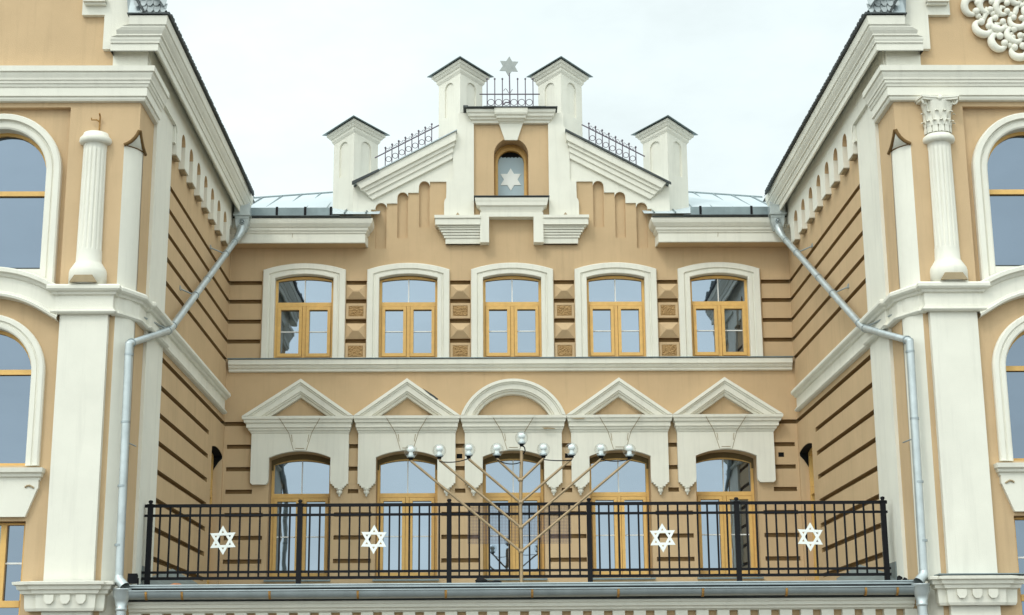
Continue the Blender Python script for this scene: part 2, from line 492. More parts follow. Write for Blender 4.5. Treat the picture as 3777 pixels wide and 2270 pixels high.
chip(hoods[1], MBk, [(.50, 7.12), (.58, 7.09), (.56, 7.05), (.53, 7.06)], .2, GREYT)
chip(hoods[2], MBk, [(.55, 6.57), (.66, 6.575), (.80, 6.555), (.79, 6.545), (.66, 6.55), (.60, 6.54)], .195, GREYT)
chip(hoods[3], MBk, [(-.92, 6.735), (-.70, 6.74), (-.66, 6.73), (-.8, 6.722)], .252, GREYT)

# ---- eaves cornice either side of the gable
EAVE = [(0, 10.20), (.28, 10.20), (.49, 10.19), (.50, 10.20), (.50, 10.375), (.525, 10.385), (.525, 10.40), (.565, 10.44), (.575, 10.485), (.60, 10.495), (.66, 10.56), (.68, 10.61), (.68, 10.655), (0, 10.68)]
for s in (-1, 1):
    rows = []
    for o, z in EAVE:
        o2 = o * .74
        xe = CX + s * (2.86 - (.0 if o2 < .38 else (o2 - .37) * 1.1))
        rows.append([(s * 5.485, -o2, z), (xe, -o2, z), (CX + s * 2.83 if o2 < .38 else xe, 0.0, z)])
    m = MB(); m.grid(rows); m.build('eaves_cornice', CREAM, bld)
    ec = bpy.data.objects[-1] if False else [o for o in bld.children if o.name.startswith('eaves_cornice')][-1]
    xk = -4.25 if s < 0 else 4.05
    m = MB(); m.tube([(xk, -.499, 10.60), (xk + .006, -.45, 10.52), (xk - .004, -.392, 10.44), (xk + .008, -.372, 10.36), (xk + .002, -.372, 10.30)], .0045, 5); m.build('crack', GREYT, ec)
    # tan soffit strip
    m = MB(); m.box(min(s * 5.48, CX + s * 2.87), max(s * 5.48, CX + s * 2.87), -.34, -.002, 10.188, 10.197); m.build('soffit', TAN, bld)
    # metal eaves edge and box gutter
    m = MB()
    xa, xb = sorted((s * 5.47, CX + s * 2.74))
    m.box(xa, xb, -.53, .15, 10.662, 10.676)
    xa, xb = sorted((s * 5.2, CX + s * 3.35)); m.tube([(xa, -.53, 10.688), (xb, -.53, 10.688)], .017, 8)
    m.build('eaves_flashing', DARKM if s > 0 else DARKM, bld)
    m = MB()
    xa, xb = sorted((s * 5.25, CX + s * 3.50))
    m.box(xa, xb, -.45, -.40, 10.69, 10.885); m.box(xa, xb, -.47, -.44, 10.68, 10.70)
    bg = m.build('box_gutter', TEAL if s > 0 else TEAL, bld)
    m = MB()
    for x in ((4.55, 4.0, 3.5) if s < 0 else (3.72, 4.72)):
        m.box(s * x - .022, s * x + .022, -.462, -.43, 10.69, 10.90)
    m.build('gutter_strap', BLACK, bg)
    # pale standing seam roof
    m = MB()
    a, b = s * 5.6, CX + s * 2.6
    zr0, zr1 = 12.20, 12.42
    m.face([(a, -.3, 10.80), (b, -.3, 10.80), (b, 3.1, zr1), (a, 3.1, zr0)])
    m.face([(a, 3.1, zr0), (b, 3.1, zr1), (b, 8, 10.8), (a, 8, 10.8)])
    m.tube([(a, 3.1, zr0), (b, 3.1, zr1)], .02, 6)
    rf = m.build('roof', ROOFM, bld)
    k = 5.35
    while k > 2.7:
        f = (5.6 - k) / (5.6 - 2.6); zt = zr0 + (zr1 - zr0) * f
        m = MB(); m.tube([(s * k, -.3, 10.82), (s * k, 3.1, zt + .02)], .016, 5); m.build('standing_seam', TEAL, rf); k -= .42
    m = MB(); m.tube([(a, 3.1, zr0 + .01), (b, 3.1, zr1 + .01)], .026, 6); m.build('ridge', TEAL, rf)
# middle roof behind the gable
m = MB(); m.face([(-2.6, .6, 10.9), (2.65, .6, 10.9), (2.65, 3.1, 12.3), (-2.6, 3.1, 12.3)]); m.face([(-2.6, 3.1, 12.3), (2.65, 3.1, 12.3), (2.65, 8, 10.8), (-2.6, 8, 10.8)])
m.build('roof', ROOFM, bld)

# ---- stepped gable (cream, with arched underside)
def rake_z(d): return 12.525 - .540 * (d - 1.136)     # d = distance from the axis
for s in (-1, 1):
    pts = [(3.14, 10.60), (2.78, 10.60), (2.78, 10.975), (2.695, 10.975)]
    for a, b, z0, z1 in NICHES:
        r = (b - a) / 2; c = -(a + b) / 2
        pts += [(c + r, z1 - r)] + arc(c, z1 - r, r, 0, 180, 10)[1:]
        nxt = z1 - .012
        pts += [(c - r, nxt)]
        pts += [(c - r - (.207 if z1 < 11.5 else .334), nxt)]
    pts += [(.98, 11.548), (.98, 12.50), (1.15, rake_z(1.15) - .02), (3.14, rake_z(3.14) - .02)]
    loop = [(CX + s * d, z) for d, z in pts]
    m = MB(); m.prism(loop, -.85, .035, MBk, back=True)
    gb = m.build('gable', CREAM, bld)
    # raking cornice
    m = MB()
    prof = [(.0, 0), (.0, .20), (.15, .20), (.165, .16), (.235, .15), (.245, .115), (.325, .10), (.335, .07), (.43, .055), (.435, .03)]
    lay = [(.0, 3.07, 1.10), (.187, 2.975, 1.13), (.27, 2.90, 1.16), (.38, 2.83, 1.17), (.50, 2.75, 1.20)]
    hs = [.20, .155, .12, .09, .035]
    for k in range(4):
        (o0, dl, du), (o1, dl2, du2) = lay[k], lay[k + 1]
        q = [(dl, rake_z(dl) - o0), (du, rake_z(du) - o0), (du, rake_z(du) - o1 + .012), (dl2, rake_z(dl2) - o1 + .012)]
        m.prism([(CX + s * d, z) for d, z in q], .0, hs[k] + .0, MBk, back=True)
        q2 = [(dl2 + .02, rake_z(dl2 + .02) - o1 + .03), (du, rake_z(du) - o1 + .03), (du, rake_z(du) - o1), (dl2, rake_z(dl2) - o1)]
        m.prism([(CX + s * d, z) for d, z in q2], .0, hs[k] - .022, MBk, back=True)
    m.build('raking_cornice', CREAM, gb)
    m = MB()
    for d0_, d1_, t in ((3.13, 1.08, .022),):
        m.prism([(CX + s * d0_, rake_z(d0_) + .004), (CX + s * d1_, rake_z(d1_) + .004), (CX + s * d1_, rake_z(d1_) + .004 + t), (CX + s * d0_, rake_z(d0_) + .004 + t)], -.8, .235, MBk, back=True)
    m.build('coping', ZINC, gb)
    m = MB()
    da, db = (3.15, 2.62) if s < 0 else (3.16, 1.08)
    m.prism([(CX + s * da, rake_z(da) - .012), (CX + s * db, rake_z(db) - .012), (CX + s * db, rake_z(db) + .030), (CX + s * da, rake_z(da) + .055 if s < 0 else rake_z(da) + .03)], .20, .243, MBk, back=True)
    m.build('coping_edge', DARKM, gb)

# ---- piers, brackets and U moulding under the attic window
for s in (-1, 1):
    m = MB()
    e = [(.745, 10.76), (1.335, 10.76), (1.335, 11.10), (1.325, 11.15), (1.295, 11.20), (1.29, 11.36), (1.29, 11.545), (1.165, 11.56), (1.165, 12.52), (1.05, 12.72), (1.05, 12.98), (.745, 12.98)]
    m.prism([(CX + s * d, z) for d, z in e], -.6, .075, MBk, back=True)
    pr = m.build('pier', CREAM, bld)
    m = MB(); m.prism([(CX + s * (1.065 + dx), 10.80 + dz) for dx, dz in ((-.07, 0), (.07, 0), (0, .095))], .07, .083, MBk); m.build('triangle_mark', GREYT, pr)
    # bracket: stepped corbel block
    m = MB()
    for (z1, z0, d, h) in ((10.79, 10.73, 1.52, .26), (10.725, 10.60, 1.505, .235), (10.592, 10.565, 1.46, .19), (10.56, 10.52, 1.425, .17), (10.512, 10.47, 1.395, .15), (10.462, 10.42, 1.36, .13), (10.412, 10.365, 1.335, .11), (10.36, 10.25, 1.305, .09)):
        a, b = sorted((CX + s * .62, CX + s * d)); m.box(a, b, -h, .0, z0, z1)
    m.box(*sorted((CX + s * .62, CX + s * 1.295)), -.06, 0, 10.25, 10.79)
    m.build('bracket', CREAM, bld)
m = MB()
m.prism([(CX - .625, 10.243), (CX - .448, 10.243), (CX - .448, 10.765), (CX + .428, 10.765), (CX + .428, 10.243), (CX + .62, 10.243), (CX + .62, 10.85), (CX - .625, 10.85)], 0, .215, MBk)
m.build('u_moulding', CREAM, bld)
m = MB()
rows = []
for hw, h, z in ((.60, .20, 10.845), (.605, .215, 10.90), (.63, .225, 10.925), (.635, .235, 10.955), (.69, .27, 10.985), (.70, .275, 11.05), (.715, .285, 11.085), (.725, .29, 11.135), (.725, .0, 11.15)):
    rows.append([(CX - hw, .0, z), (CX - hw, -h, z), (CX + hw, -h, z), (CX + hw, .0, z)])
m.grid(rows); si = m.build('attic_sill', CREAM, bld)
m = MB(); m.box(CX - .745, CX + .745, -.31, .0, 11.152, 11.172); m.build('flashing', DARKM, si)

# ---- attic window with its keystone and cornice
m = MB()
outer = arch_loop(CX, .315, 11.17, 12.085, 12.40, 18); inner = arch_loop(CX, .262, 11.17, 12.07, 12.332, 18)
m.ring(outer, inner, -.45, -.34, MBk)
o2 = arch_loop(CX, .345, 11.17, 12.10, 12.47, 18); m.ring(o2, outer, -.45, -.38, MBk)
aw = m.build('attic_window', WOOD, bld)
m = MB(); lp = arch_loop(CX, .27, 11.17, 12.07, 12.34, 18); m.f.append([m.vert(MBk(u, v, -.435)) for u, v in lp]); m.sm.append(False); m.build('pane', HOLE_SHADE, aw)
m = MB()
top = [(CX + .262 - .524 * i / 24, 12.205 + .012 * math.sin(i * 1.9) + .01 * math.sin(i * 3.1)) for i in range(25)]
top = [(u, min(v, 12.07 + math.sqrt(max(0, .262 ** 2 - (u - CX) ** 2)))) for u, v in top]
m.prism([(CX - .262, 11.17), (CX + .262, 11.17)] + top, -.43, -.412, MBk); m.build('window_film', FILM, aw)
def hexagram(cx, cz, r, rot=0):
    pts = []
    for k in range(12):
        a = R(90 + 30 * k + rot); q = r if k % 2 == 0 else r / math.sqrt(3)
        pts.append((cx + q * math.cos(a), cz + q * math.sin(a)))
    return pts
m = MB(); m.prism(hexagram(CX - .005, 11.735, .238), -.41, -.398, MBk); m.build('star_emblem', STARW, aw)
m = MB()
rows = []
for hw, h, z in ((.755, .02, 12.755), (.77, .09, 12.765), (.78, .10, 12.805), (.815, .14, 12.825), (.82, .15, 12.855), (.855, .19, 12.88), (.86, .20, 12.925), (.885, .23, 12.95), (.895, .235, 13.01), (.9, -.6, 13.02)):
    rows.append([(CX - hw, -max(0, -h) , z) if h < 0 else (CX - hw, 0, z), (CX - hw, -h, z), (CX + hw, -h, z), (CX + hw, 0, z)])
m.grid(rows); m.box(CX - .88, CX + .88, .03, .8, 12.5, 13.01)
ac = m.build('attic_cornice', CREAM, bld)
m = MB()
segs = [(-.955, -.86, .03), (-.86, -.55, .0), (-.55, -.3, .012), (-.3, .42, .002), (.42, .7, .008), (.7, .93, .0)]
for a, b, dz in segs: m.box(CX + a, CX + b, -.285 - dz, .75, 13.026 - dz * .4, 13.046 + dz * .3)
m.build('coping', DARKM, ac)
m = MB()
rows = []
for hw, h, z in ((.125, .045, 12.42), (.245, .075, 12.785)):
    rows.append([(CX - hw, 0, z), (CX - hw, -h, z), (CX + hw, -h, z), (CX + hw, 0, z)])
m.grid(rows); m.face([rows[0][0], rows[0][1], rows[0][2], rows[0][3]])
rows = []
for hw, h, z in ((.225, .09, 12.775), (.25, .13, 12.79), (.27, .16, 12.82), (.29, .20, 12.835), (.30, .21, 12.875), (.325, .245, 12.90), (.33, .26, 12.935), (.335, .27, 13.02), (.335, .0, 13.024)):
    rows.append([(CX - hw, 0, z), (CX - hw, -h, z), (CX + hw, -h, z), (CX + hw, 0, z)])
m.grid(rows); m.build('keystone', CREAM, bld)

# ---- four turrets set corner-on
def turret(c, zt, zb, rr):
    def q(hd, z, up):                       # square on its corner; front and back corners raised (gabled cap)
        return [(0, -hd, z + up), (hd, 0, z), (0, hd, z + up), (-hd, 0, z)]
    m = MB(); HD = .447
    # body faces with blind arches
    cor = [(0, -HD), (HD, 0), (0, HD), (-HD, 0)]
    for k in range(4):
        a, b = Vector(cor[k]), Vector(cor[(k + 1) % 4])
        L = (b - a).length; d = (b - a) / L; n = Vector((d.y, -d.x))
        Mf = (lambda a, d, n: lambda u, v, h: (a.x + d.x * u + n.x * h, a.y + d.y * u + n.y * h, v))(a, d, n)
        zt_a = zt + (.10 if k in (0, 2) else -.05); zt_b = zt + (-.05 if k in (0, 2) else .10)
        hl = arch_loop(L * .5, .135, zt - .95, zt - .355, zt - .22, 14)
        m.plate([(0, zb), (L, zb), (L, zt_b), (0, zt_a)], [(hl, .032, True)], 0, Mf)
    o = m.build('turret', CREAM, bld)
    m = MB()
    rows = []
    for hd, z, up in ((.44, -.205, .10), (.455, -.20, .112), (.495, -.155, .12), (.50, -.115, .122), (.53, -.105, .13), (.565, -.065, .14), (.595, -.055, .15), (.60, -.004, .152)):
        rows.append(q(hd, zt + z, up))
    m.grid(rows, closed=True); m.build('cap_moulding', CREAM, o)
    m = MB()
    a = q(.69, zt - .004, .172); b = q(.69, zt + .006, .172)
    m.grid([a, b], closed=True); m.face(a)
    m.face([b[0], b[1], b[2]]); m.face([b[0], b[2], b[3]])
    m.build('cap_roof', TEAL, o)
    o.location = (c[0], c[1], 0)
    return o
for s, in ((-1,), (1,)):
    turret((CX + s * 3.14, .455), 12.70, 10.40, 0)
    turret((CX + s * 1.02, .455), 13.965, 11.9, 0)

# ================================================================== ROOF RAILINGS
def ball_finial(m, p, r=.02):
    m.lathe([(0, -r), (r * .7, -r * .7), (r, 0), (r * .7, r * .7), (.0, r * 1.3)], p, 8)
def roof_rail(label, x0, x1, zf, nb, bars_x, h, star=False, swing=None):
    t = empty('roof_railing', label, 'railing', ((x0 + x1) / 2, .10, zf((x0 + x1) / 2)), 'low iron railings along the gable top')
    ox, oz = (x0 + x1) / 2, zf((x0 + x1) / 2)
    def P(x, z): return (x - ox, 0, z - oz)
    rail = .40
    m = MB(); m.tube([P(x0, zf(x0) + rail), P(x1, zf(x1) + rail)], .013, 6); m.build('rail', IRON, t)
    for x in bars_x:
        if star and abs(x - (CX - .01)) < .02: continue
        m = MB(); m.tube([P(x, zf(x) - .02), P(x, zf(x) + h)], .010, 6); ball_finial(m, P(x, zf(x) + h), .022); m.build('bar', IRON, t)
    for a, b in zip(bars_x, bars_x[1:]):
        c = (a + b) / 2; r = (b - a) / 2 - .012; zc = zf(c) + .225
        m = MB(); m.tube([P(c + r * math.cos(k * PI / 10), zc + r * math.sin(k * PI / 10)) for k in range(21)], .007, 5, caps=False); m.build('ring', IRON, t)
        if not star:
            m = MB()
            for dx in (-.03, .03):
                m.tube([P(c + dx + .026 * math.cos(k * PI / 5), zf(c + dx) + rail + .045 + .022 * math.sin(k * PI / 5)) for k in range(9)], .005, 5)
            m.build('scroll', IRON, t)
    if star:
        xs = CX - .01
        m = MB(); m.tube([P(xs, zf(xs) - .02), P(xs - .012, zf(xs) + .86)], .013, 6)
        m.tube([P(xs - .13 + .02 * k, zf(xs) + .47 + .05 * math.sin(k * .8)) for k in range(10)], .006, 5)
        st = m.build('star_post', IRON, t)
        m = MB(); m.prism([(u, v) for u, v in hexagram(xs - .02 - ox, 14.055 - oz, .215, -3)], -.008, .008, lambda u, v, h: (u, -h, v), back=True); m.build('star_emblem', STAR2, st)
        m = MB(); m.tube([P(xs - .15, zf(xs) + .17), P(xs - .09, zf(xs) + .225), P(xs - .03, zf(xs) + .22), P(xs - .01, zf(xs) + .265)], .014, 6); m.build('broken_scroll', IRON, t)
    return t
zl = lambda x: rake_z(CX - x) + .03
zr = lambda x: rake_z(x - CX) + .03
roof_rail('low iron railing climbing the left slope of the gable to the taller turrets', -2.70, -1.42, zl, 8, [-2.49 + .1325 * k for k in range(8)], .50)
roof_rail('level iron railing between the two tallest turrets, carrying a grey six-pointed star', -.60, .62, lambda x: 13.05, 7, [CX - .01 + .155 * (k - 3) for k in range(7)], .73, star=True)
roof_rail('low iron railing falling down the right slope of the gable from the taller turrets', 1.46, 2.72, zr, 8, [1.605 + .1335 * k for k in range(8)], .50)

# ================================================================== WINGS
def wing(s):
    where = ('left wing of the tan and cream building, its fluted column standing without a capital' if s < 0 else
             'right wing of the tan and cream building, with leafy column capital and scrolled plaster relief')
    t = empty('building_wing', where, 'building', (0, 0, 0))
    S, F, P = side(s), front(s), plan(s)
    WC = 7.46                                   # axis of the arched windows
    # ---- side wall with grooves and door niche
    hl = []
    for z in UP_Z + [7.93]: hl.append((rect(-6.24, .045, z - GR, z + GR), G, 'brown'))
    hl.append((rect(-6.24, .045, LO_Z[0] - GR, LO_Z[0] + GR), G, 'brown'))
    for z in LO_Z[1:] + [3.65]: hl.append((rect(-6.24, -1.68, z - GR, z + GR), G, 'brown'))
    door = arch_loop(-.70, .60, 3.3, 6.075, 6.14)
    hl.append((door, .40, False))
    stop = [(-7.88, 9.38), (-7.98, 9.40), (-8.08, 9.435), (-8.17, 9.485), (-8.24, 9.535), (-8.30, 9.60)]
    m = MB(); m.plate([(-7.88, 0), (.06, 0), (.06, 11.05)] + [(-8.3, 11.05)] + stop[::-1][:-1] + [], hl, 0, S)
    # ---- street front
    fstop = [(5.70, 9.38), (5.655, 9.40), (5.60, 9.435), (5.55, 9.485), (5.515, 9.54), (5.49, 9.60)]
    fl = [(5.70, 0)] + fstop + [(5.49, 11.05), (5.49, 13.2), (12, 13.2), (12, 0)]
    rec = rect(6.50, 8.42, 7.12, 9.96)
    low_open = arch_loop(WC, .66, 4.74, 6.03, 6.69, 18)
    w2 = rect(WC - .70, WC + .70, .9, 3.98)
    m.plate(fl, [(rec, .10, False), (low_open, .24, False), (w2, .24, False)], 0, F)
    up_open = arch_loop(WC, .655, 7.50, 9.0, 9.655, 18)
    m.plate(rec, [(up_open, .22, False)], -.10, F)
    m.box(5.6, 12, -7.9, -7.4, 0, 0.5, P)
    m.build('wall', TAN, t)
    # back and far walls of the wing
    m = MB(); m.box(6.1, 12, -7.6, 9, 0, 11.0, P); m.build('rear_wall', TAN, t)
    # ---- chamfered corner: convex cream shaft running up to a pointed stop
    a, b = Vector((5.70, -8.30)), Vector((5.49, -7.88))
    nrm = Vector((-(b - a).y, (b - a).x)).normalized()
    if nrm.x > 0: nrm = -nrm
    cv = [a + (b - a) * (k / 12) + nrm * (.055 * math.sin(PI * k / 12)) for k in range(13)]
    m = MB()
    m.grid([[(s * p.x, p.y, 3.0) for p in cv], [(s * p.x, p.y, 9.38) for p in cv]], smooth=True)
    m.grid([[(s * p.x, p.y, 0.0) for p in cv], [(s * p.x, p.y, 3.0) for p in cv]], smooth=True)
    # stop: concave spandrel between the two curves
    rows = []
    for k in range(6):
        f0 = Vector((fstop[k][0], -8.3, fstop[k][1])); s0 = Vector((5.49, stop[k][0], stop[k][1]))
        bul = .055 * (1 - k / 5)
        rows.append([tuple((lambda q: (s * q.x, q.y, q.z))(f0.lerp(s0, j / 12) + Vector((nrm.x, nrm.y, 0)) * (bul * math.sin(PI * j / 12)))) for j in range(13)])
    m.grid(rows, smooth=True)
    ch = m.build('corner_shaft', CREAM, t)
    m = MB()
    m.tube([(s * u, -8.31, z) for u, z in fstop], .026, 6); m.tube([(s * 5.482, y, z) for y, z in stop], .026, 6)
    m.tube([(s * p.x, p.y, 9.385) for p in [q + nrm * .004 for q in cv]], .011, 5)
    m.build('brown_edging', BROWN, ch)
    # ---- cream strip on the side wall and toothed frieze under the eaves
    m = MB()
    m.prism(rect(-7.37, -6.22, 0, 10.52), 0, .05, S)
    m.prism(rect(-6.22, -6.12, 10.17, 10.44), 0, .083, S)
    m.build('corner_strip', CREAM, t)
    m = MB()
    pts = [(-.03, 11.04), (-8.298, 11.04), (-8.298, 10.45), (-6.0, 10.45)]
    pitch = .70; y = -5.93
    lower = []
    for k in range(8):
        c = y + k * pitch                      # tooth centre
        if k == 0: lower += [(-6.0, 10.45)]
        lower += [(c - .19, 10.36), (c - .19, 10.0), (c + .19, 10.0), (c + .19, 10.36)]
        if k < 7: lower += arc(c + .35, 10.36, .16, 176, 4, 10)
    lower += [(-.80, 10.34), (-.76, 10.45), (-.03, 10.45)]
    m.prism(pts[:3] + [(-6.2, 10.45)] + lower[1:], 0, .10, S)
    tf = m.build('toothed_frieze', CREAM, t)
    for k in range(7):
        c = y + k * pitch + .35
        m = MB(); ar = arc(c, 10.357, .156, 178, 2, 10)
        m.grid([[S(u, v, .002) for u, v in ar], [S(u, v, .101) for u, v in ar]]); m.build('arch_soffit', TAN, tf)
    for k in range(8):
        c = y + k * pitch
        m = MB(); m.prism([(c - .14, 10.0), (c + .14, 10.0), (c + .10, 9.97), (c - .10, 9.97)], .012, .088, S, back=True); m.build('tooth_drop', GREYT, tf)
    # ---- eaves cornice along the court, returned round the corner
    EV = [(.095, 11.00), (.13, 10.885), (.16, 10.86), (.235, 10.735), (.255, 10.725), (.265, 10.735), (.265, 10.835), (.285, 10.845), (.285, 10.865), (.30, 10.90), (.30, 10.93), (.325, 10.945), (.325, 10.965), (.355, 11.01), (.375, 11.05), (.375, 11.07), (.395, 11.085), (.41, 11.215), (.0, 11.23)]
    m = MB()
    rows = []
    for o, z in EV:
        ue = 5.49 + (.42 if z < 10.94 else .33 if z < 11.03 else .25 if z < 11.08 else .14)
        rows.append([(s * (5.49 - o), -.02, z), (s * (5.49 - o), -8.3 - o, z), (s * ue, -8.3 - o, z), (s * ue, -8.3, z)])
    m.grid(rows)
    m.build('eaves_cornice', CREAM, t)
    m = MB(); m.box(5.07, 5.66, -8.735, -8.28, 11.232, 11.25, P); m.box(5.05, 5.15, -8.73, -.3, 11.225, 11.255, P)
    m.build('eaves_flashing', DARKM, t)
    # ---- corner block and stepped gable border on the front
    m = MB()
    m.prism([(5.405, 10.50), (5.91, 10.50), (5.91, 10.83), (6.07, 10.83), (6.07, 11.37), (6.40, 11.37), (6.40, 11.9), (6.75, 11.9), (6.75, 13.2), (5.6, 13.2), (5.6, 11.3), (5.405, 11.0)], 0, .085, F)
    gbr = m.build('stepped_border', CREAM, t)
    for (ua, ub, z0, z1) in ((6.05, 6.37, 11.54, 11.62), (6.4, 6.72, 12.05, 12.15)):
        m = MB(); m.prism(rect(ua, ub, z0, z1), .08, .20, F, back=True); m.prism(rect(ua, ub - .02, z0 - .035, z0 + .02), .08, .15, F, back=True)
        m.build('step_corbel', CREAM, gbr)
    # ---- scale-tiled roof: court slope and the small hip towards the street
    m = MB()
    A0, A1 = (5.10, -8.70, 11.25), (5.10, .4, 11.25); B0, B1 = (7.0, -7.6, 14.1), (7.0, .4, 14.1)
    C0, D0 = (5.42, -8.70, 11.25), (7.3, -7.6, 14.1)
    for q in ((A0, A1, B1, B0), (A0, B0, D0, C0), (B0, B1, (9, .4, 14.2), (9, -7.6, 14.2)), (A1, (9, .4, 11.25), (9, .4, 14.2), B1)):
        m.face([(s * x, y, z) for x, y, z in q])
    for o_, e_, up_, W in (((A0), Vector((0, 1, 0)), Vector((1.9, 0, 2.85)).normalized(), 8.9), ((A0), Vector((1, 0, 0)), Vector((0, 1.1, 2.85)).normalized(), .34)):
        nn = e_.cross(up_).normalized()
        if (nn.x > 0 if abs(e_.y) > .5 else nn.y > 0): nn = -nn
        row = 0; q = 0.0; wd = .16 if W > 1 else .095
        while q < (1.2 if W > 1 else .95):
            base = Vector(o_) + up_ * q; k = -.5 if row % 2 else 0
            skew = 0 if W > 1 else q * .52
            while k * wd < W:
                y0, y1 = k * wd + skew, (k + .93) * wd + skew
                lift = nn * (.030 + random.uniform(-.006, .006))
                P_ = [base + e_ * y0 + up_ * .05 + lift, base + e_ * (y0 + wd * .25) + lift, base + e_ * (y0 + wd * .68) + lift, base + e_ * y1 + up_ * .05 + lift, base + e_ * y1 + up_ * .20, base + e_ * y0 + up_ * .20]
                m.face([(s * p.x, p.y, p.z) for p in P_]); k += 1
            q += .125; row += 1
    m.build('roof', TILE, t)
    m = MB()
    m.tube([(s * 5.07, -8.70, 11.25), (s * 5.05, -2.0, 11.25), (s * 5.04, -.35, 11.19)], .03, 6)
    for k in range(60):
        y = -8.6 + k * .14; m.box(5.035, 5.10, y, y + .07 + random.uniform(0, .04), 11.25, 11.275 + random.uniform(0, .015), P)
    m.tube([(s * 5.42, -8.72, 11.26), (s * 5.92, -8.35, 12.2)], .022, 6)
    m.build('roof_edge', DARKM, t)
    # metal apron between roof verge and parapet
    m = MB(); m.face([(s * 5.44, -8.66, 11.26), (s * 5.66, -8.66, 11.26), (s * 5.66, -8.40, 11.9), (s * 5.78, -8.40, 11.9)]); m.build('verge_apron', ZINC, t)
    # ---- main cornice
    m = MB()
    pf = [(0, 10.03), (.06, 10.035), (.075, 10.06), (.075, 10.09), (.10, 10.10), (.10, 10.225), (.115, 10.235), (.125, 10.27), (.14, 10.28), (.145, 10.315), (.16, 10.325), (.165, 10.355), (.185, 10.40), (.19, 10.43), (.215, 10.44), (.22, 10.52), (0, 10.54)]
    m.sweep([(5.49, -7.40), (5.49, -8.3), (12, -8.3)], pf, P, side=-1)
    m.build('main_cornice', CREAM, t)
    # ---- upper arched window
    archivolt(t, F, WC, .87, 9.0, 7.15, .655, -.10, 'window', 7.58, 8.72, s, True)
    # ---- band at mid height: along the court, round the corner, over the lower window
    BD = [(0, 6.84), (.06, 6.845), (.085, 6.87), (.085, 6.885), (.055, 6.90), (.055, 6.925), (.035, 6.93), (.035, 7.11), (.07, 7.12), (.085, 7.15), (.12, 7.165), (.14, 7.19), (.14, 7.23), (.12, 7.255), (0, 7.265)]
    m = MB()
    m.sweep([(5.49, -.26), (5.49, -6.22), (5.44, -6.22), (5.44, -7.37), (5.49, -7.37), (5.49, -7.88), (5.685, -8.28), (5.74, -8.3), (5.74, -8.40), (6.48, -8.40), (6.48, -8.30)], BD, P, side=-1)
    pb = [(p[0], p[1]) for p in seg_arc(6.47, 2 * WC - 6.47, 7.25, 7.535, 24)]
    prof = [(0, 0), (0, .14), (.03, .22), (.08, .22), (.10, .17), (.13, .15), (.145, .12), (.34, .12), (.35, .145), (.37, .15), (.39, .18), (.42, .17), (.43, 0)]
    rows = []
    for k in range(len(pb)):                       # ends cut plumb where the arc meets the pilasters
        p = Vector(pb[k]); d = (Vector(pb[min(k + 1, len(pb) - 1)]) - Vector(pb[max(k - 1, 0)])).normalized(); nr = Vector((d.y, -d.x))
        row = []
        for o, h in prof:
            q = p + nr * o
            if k in (0, len(pb) - 1): q = q + d * ((p.x - q.x) / d.x)
            row.append(F(q.x, q.y, h))
        rows.append(row)
    m.grid(rows)
    m.build('string_course', CREAM, t)
    # ---- giant pilaster, its base and corbels
    m = MB(); m.prism(rect(5.775, 6.445, 0, 6.88), 0, .10, F); pl = m.build('pilaster', CREAM, t)
    m = MB()
    PB = [(0, 2.76), (.035, 2.765), (.05, 2.80), (.06, 2.97), (.07, 2.98), (.10, 2.99), (.11, 3.03), (.14, 3.045), (.15, 3.09), (.19, 3.105), (.195, 3.14), (.10, 3.155), (0, 3.16)]
    m.sweep([(5.66, -8.3), (5.66, -8.38), (5.77, -8.38), (5.77, -8.44), (6.45, -8.44), (6.45, -8.38), (6.62, -8.38), (6.62, -8.3)], PB, P, side=-1)
    m.build('pilaster_moulding', CREAM, pl)
    if s > 0:
        m = MB(); m.box(5.60, 6.9, -8.58, -8.3, 3.165, 3.18, P); m.build('flashing', TEAL, pl)
    for c in (5.90, 6.11, 6.325):
        m = MB(); m.prism([(c - .065, 2.975), (c - .065, 2.90), (c - .03, 2.855), (c + .03, 2.855), (c + .065, 2.90), (c + .065, 2.975)], .1, .235, F, back=True); m.build('corbel', CREAM, pl)
    # ---- half column on a flared base
    m = MB()
    def flute(a, z): return 1 - (.10 * max(0, math.cos(a * 16)) if 7.80 < z + 0 < 9.27 else 0)
    prof = [(.0, 7.27), (.265, 7.27), (.265, 7.46), (.255, 7.50), (.205, 7.58), (.182, 7.62), (.178, 7.78), (.178, 7.79), (.178, 7.82), (.174, 8.4), (.168, 9.25), (.168, 9.285), (.168, 9.37), (.185, 9.375)]
    m.lathe(prof, (s * 6.11, -8.3, 0), 96, PI, 2 * PI, rmod=flute)
    cl = m.build('half_column', CREAM, t)
    m = MB(); m.lathe([(.17, 9.37), (.215, 9.385), (.232, 9.42), (.225, 9.465), (.20, 9.49), (.19, 9.50), (.175, 9.545 if s < 0 else 9.51), (0, 9.55)], (s * 6.11, -8.3, 0), 30, PI, 2 * PI); m.build('collar', CREAM, cl)
    m = MB(); m.prism([(5.92, 7.272), (6.30, 7.272), (6.235, 7.375), (5.985, 7.375)], .22, .272, F, back=True); m.build('base_patch', GREYT, cl)
    if s > 0: capital(cl, s, 6.11)
    else:
        m = MB()
        m.tube([(s * 6.06, -8.34, 9.53), (s * 6.06, -8.34, 9.80), (s * 6.055, -8.40, 9.83)], .012, 6)
        m.tube([(s * 6.06, -8.34, 9.72), (s * 6.10, -8.36, 9.745), (s * 6.17, -8.37, 9.74), (s * 6.175, -8.37, 9.77)], .011, 6)
        m.build('bare_hook', RUST, cl)
    # ---- lower arched window with sill and apron
    archivolt(t, F, WC, .84, 6.03, 4.73, .66, 0, 'window', 4.76, 6.07, s, False)
    m = MB()
    rows = []
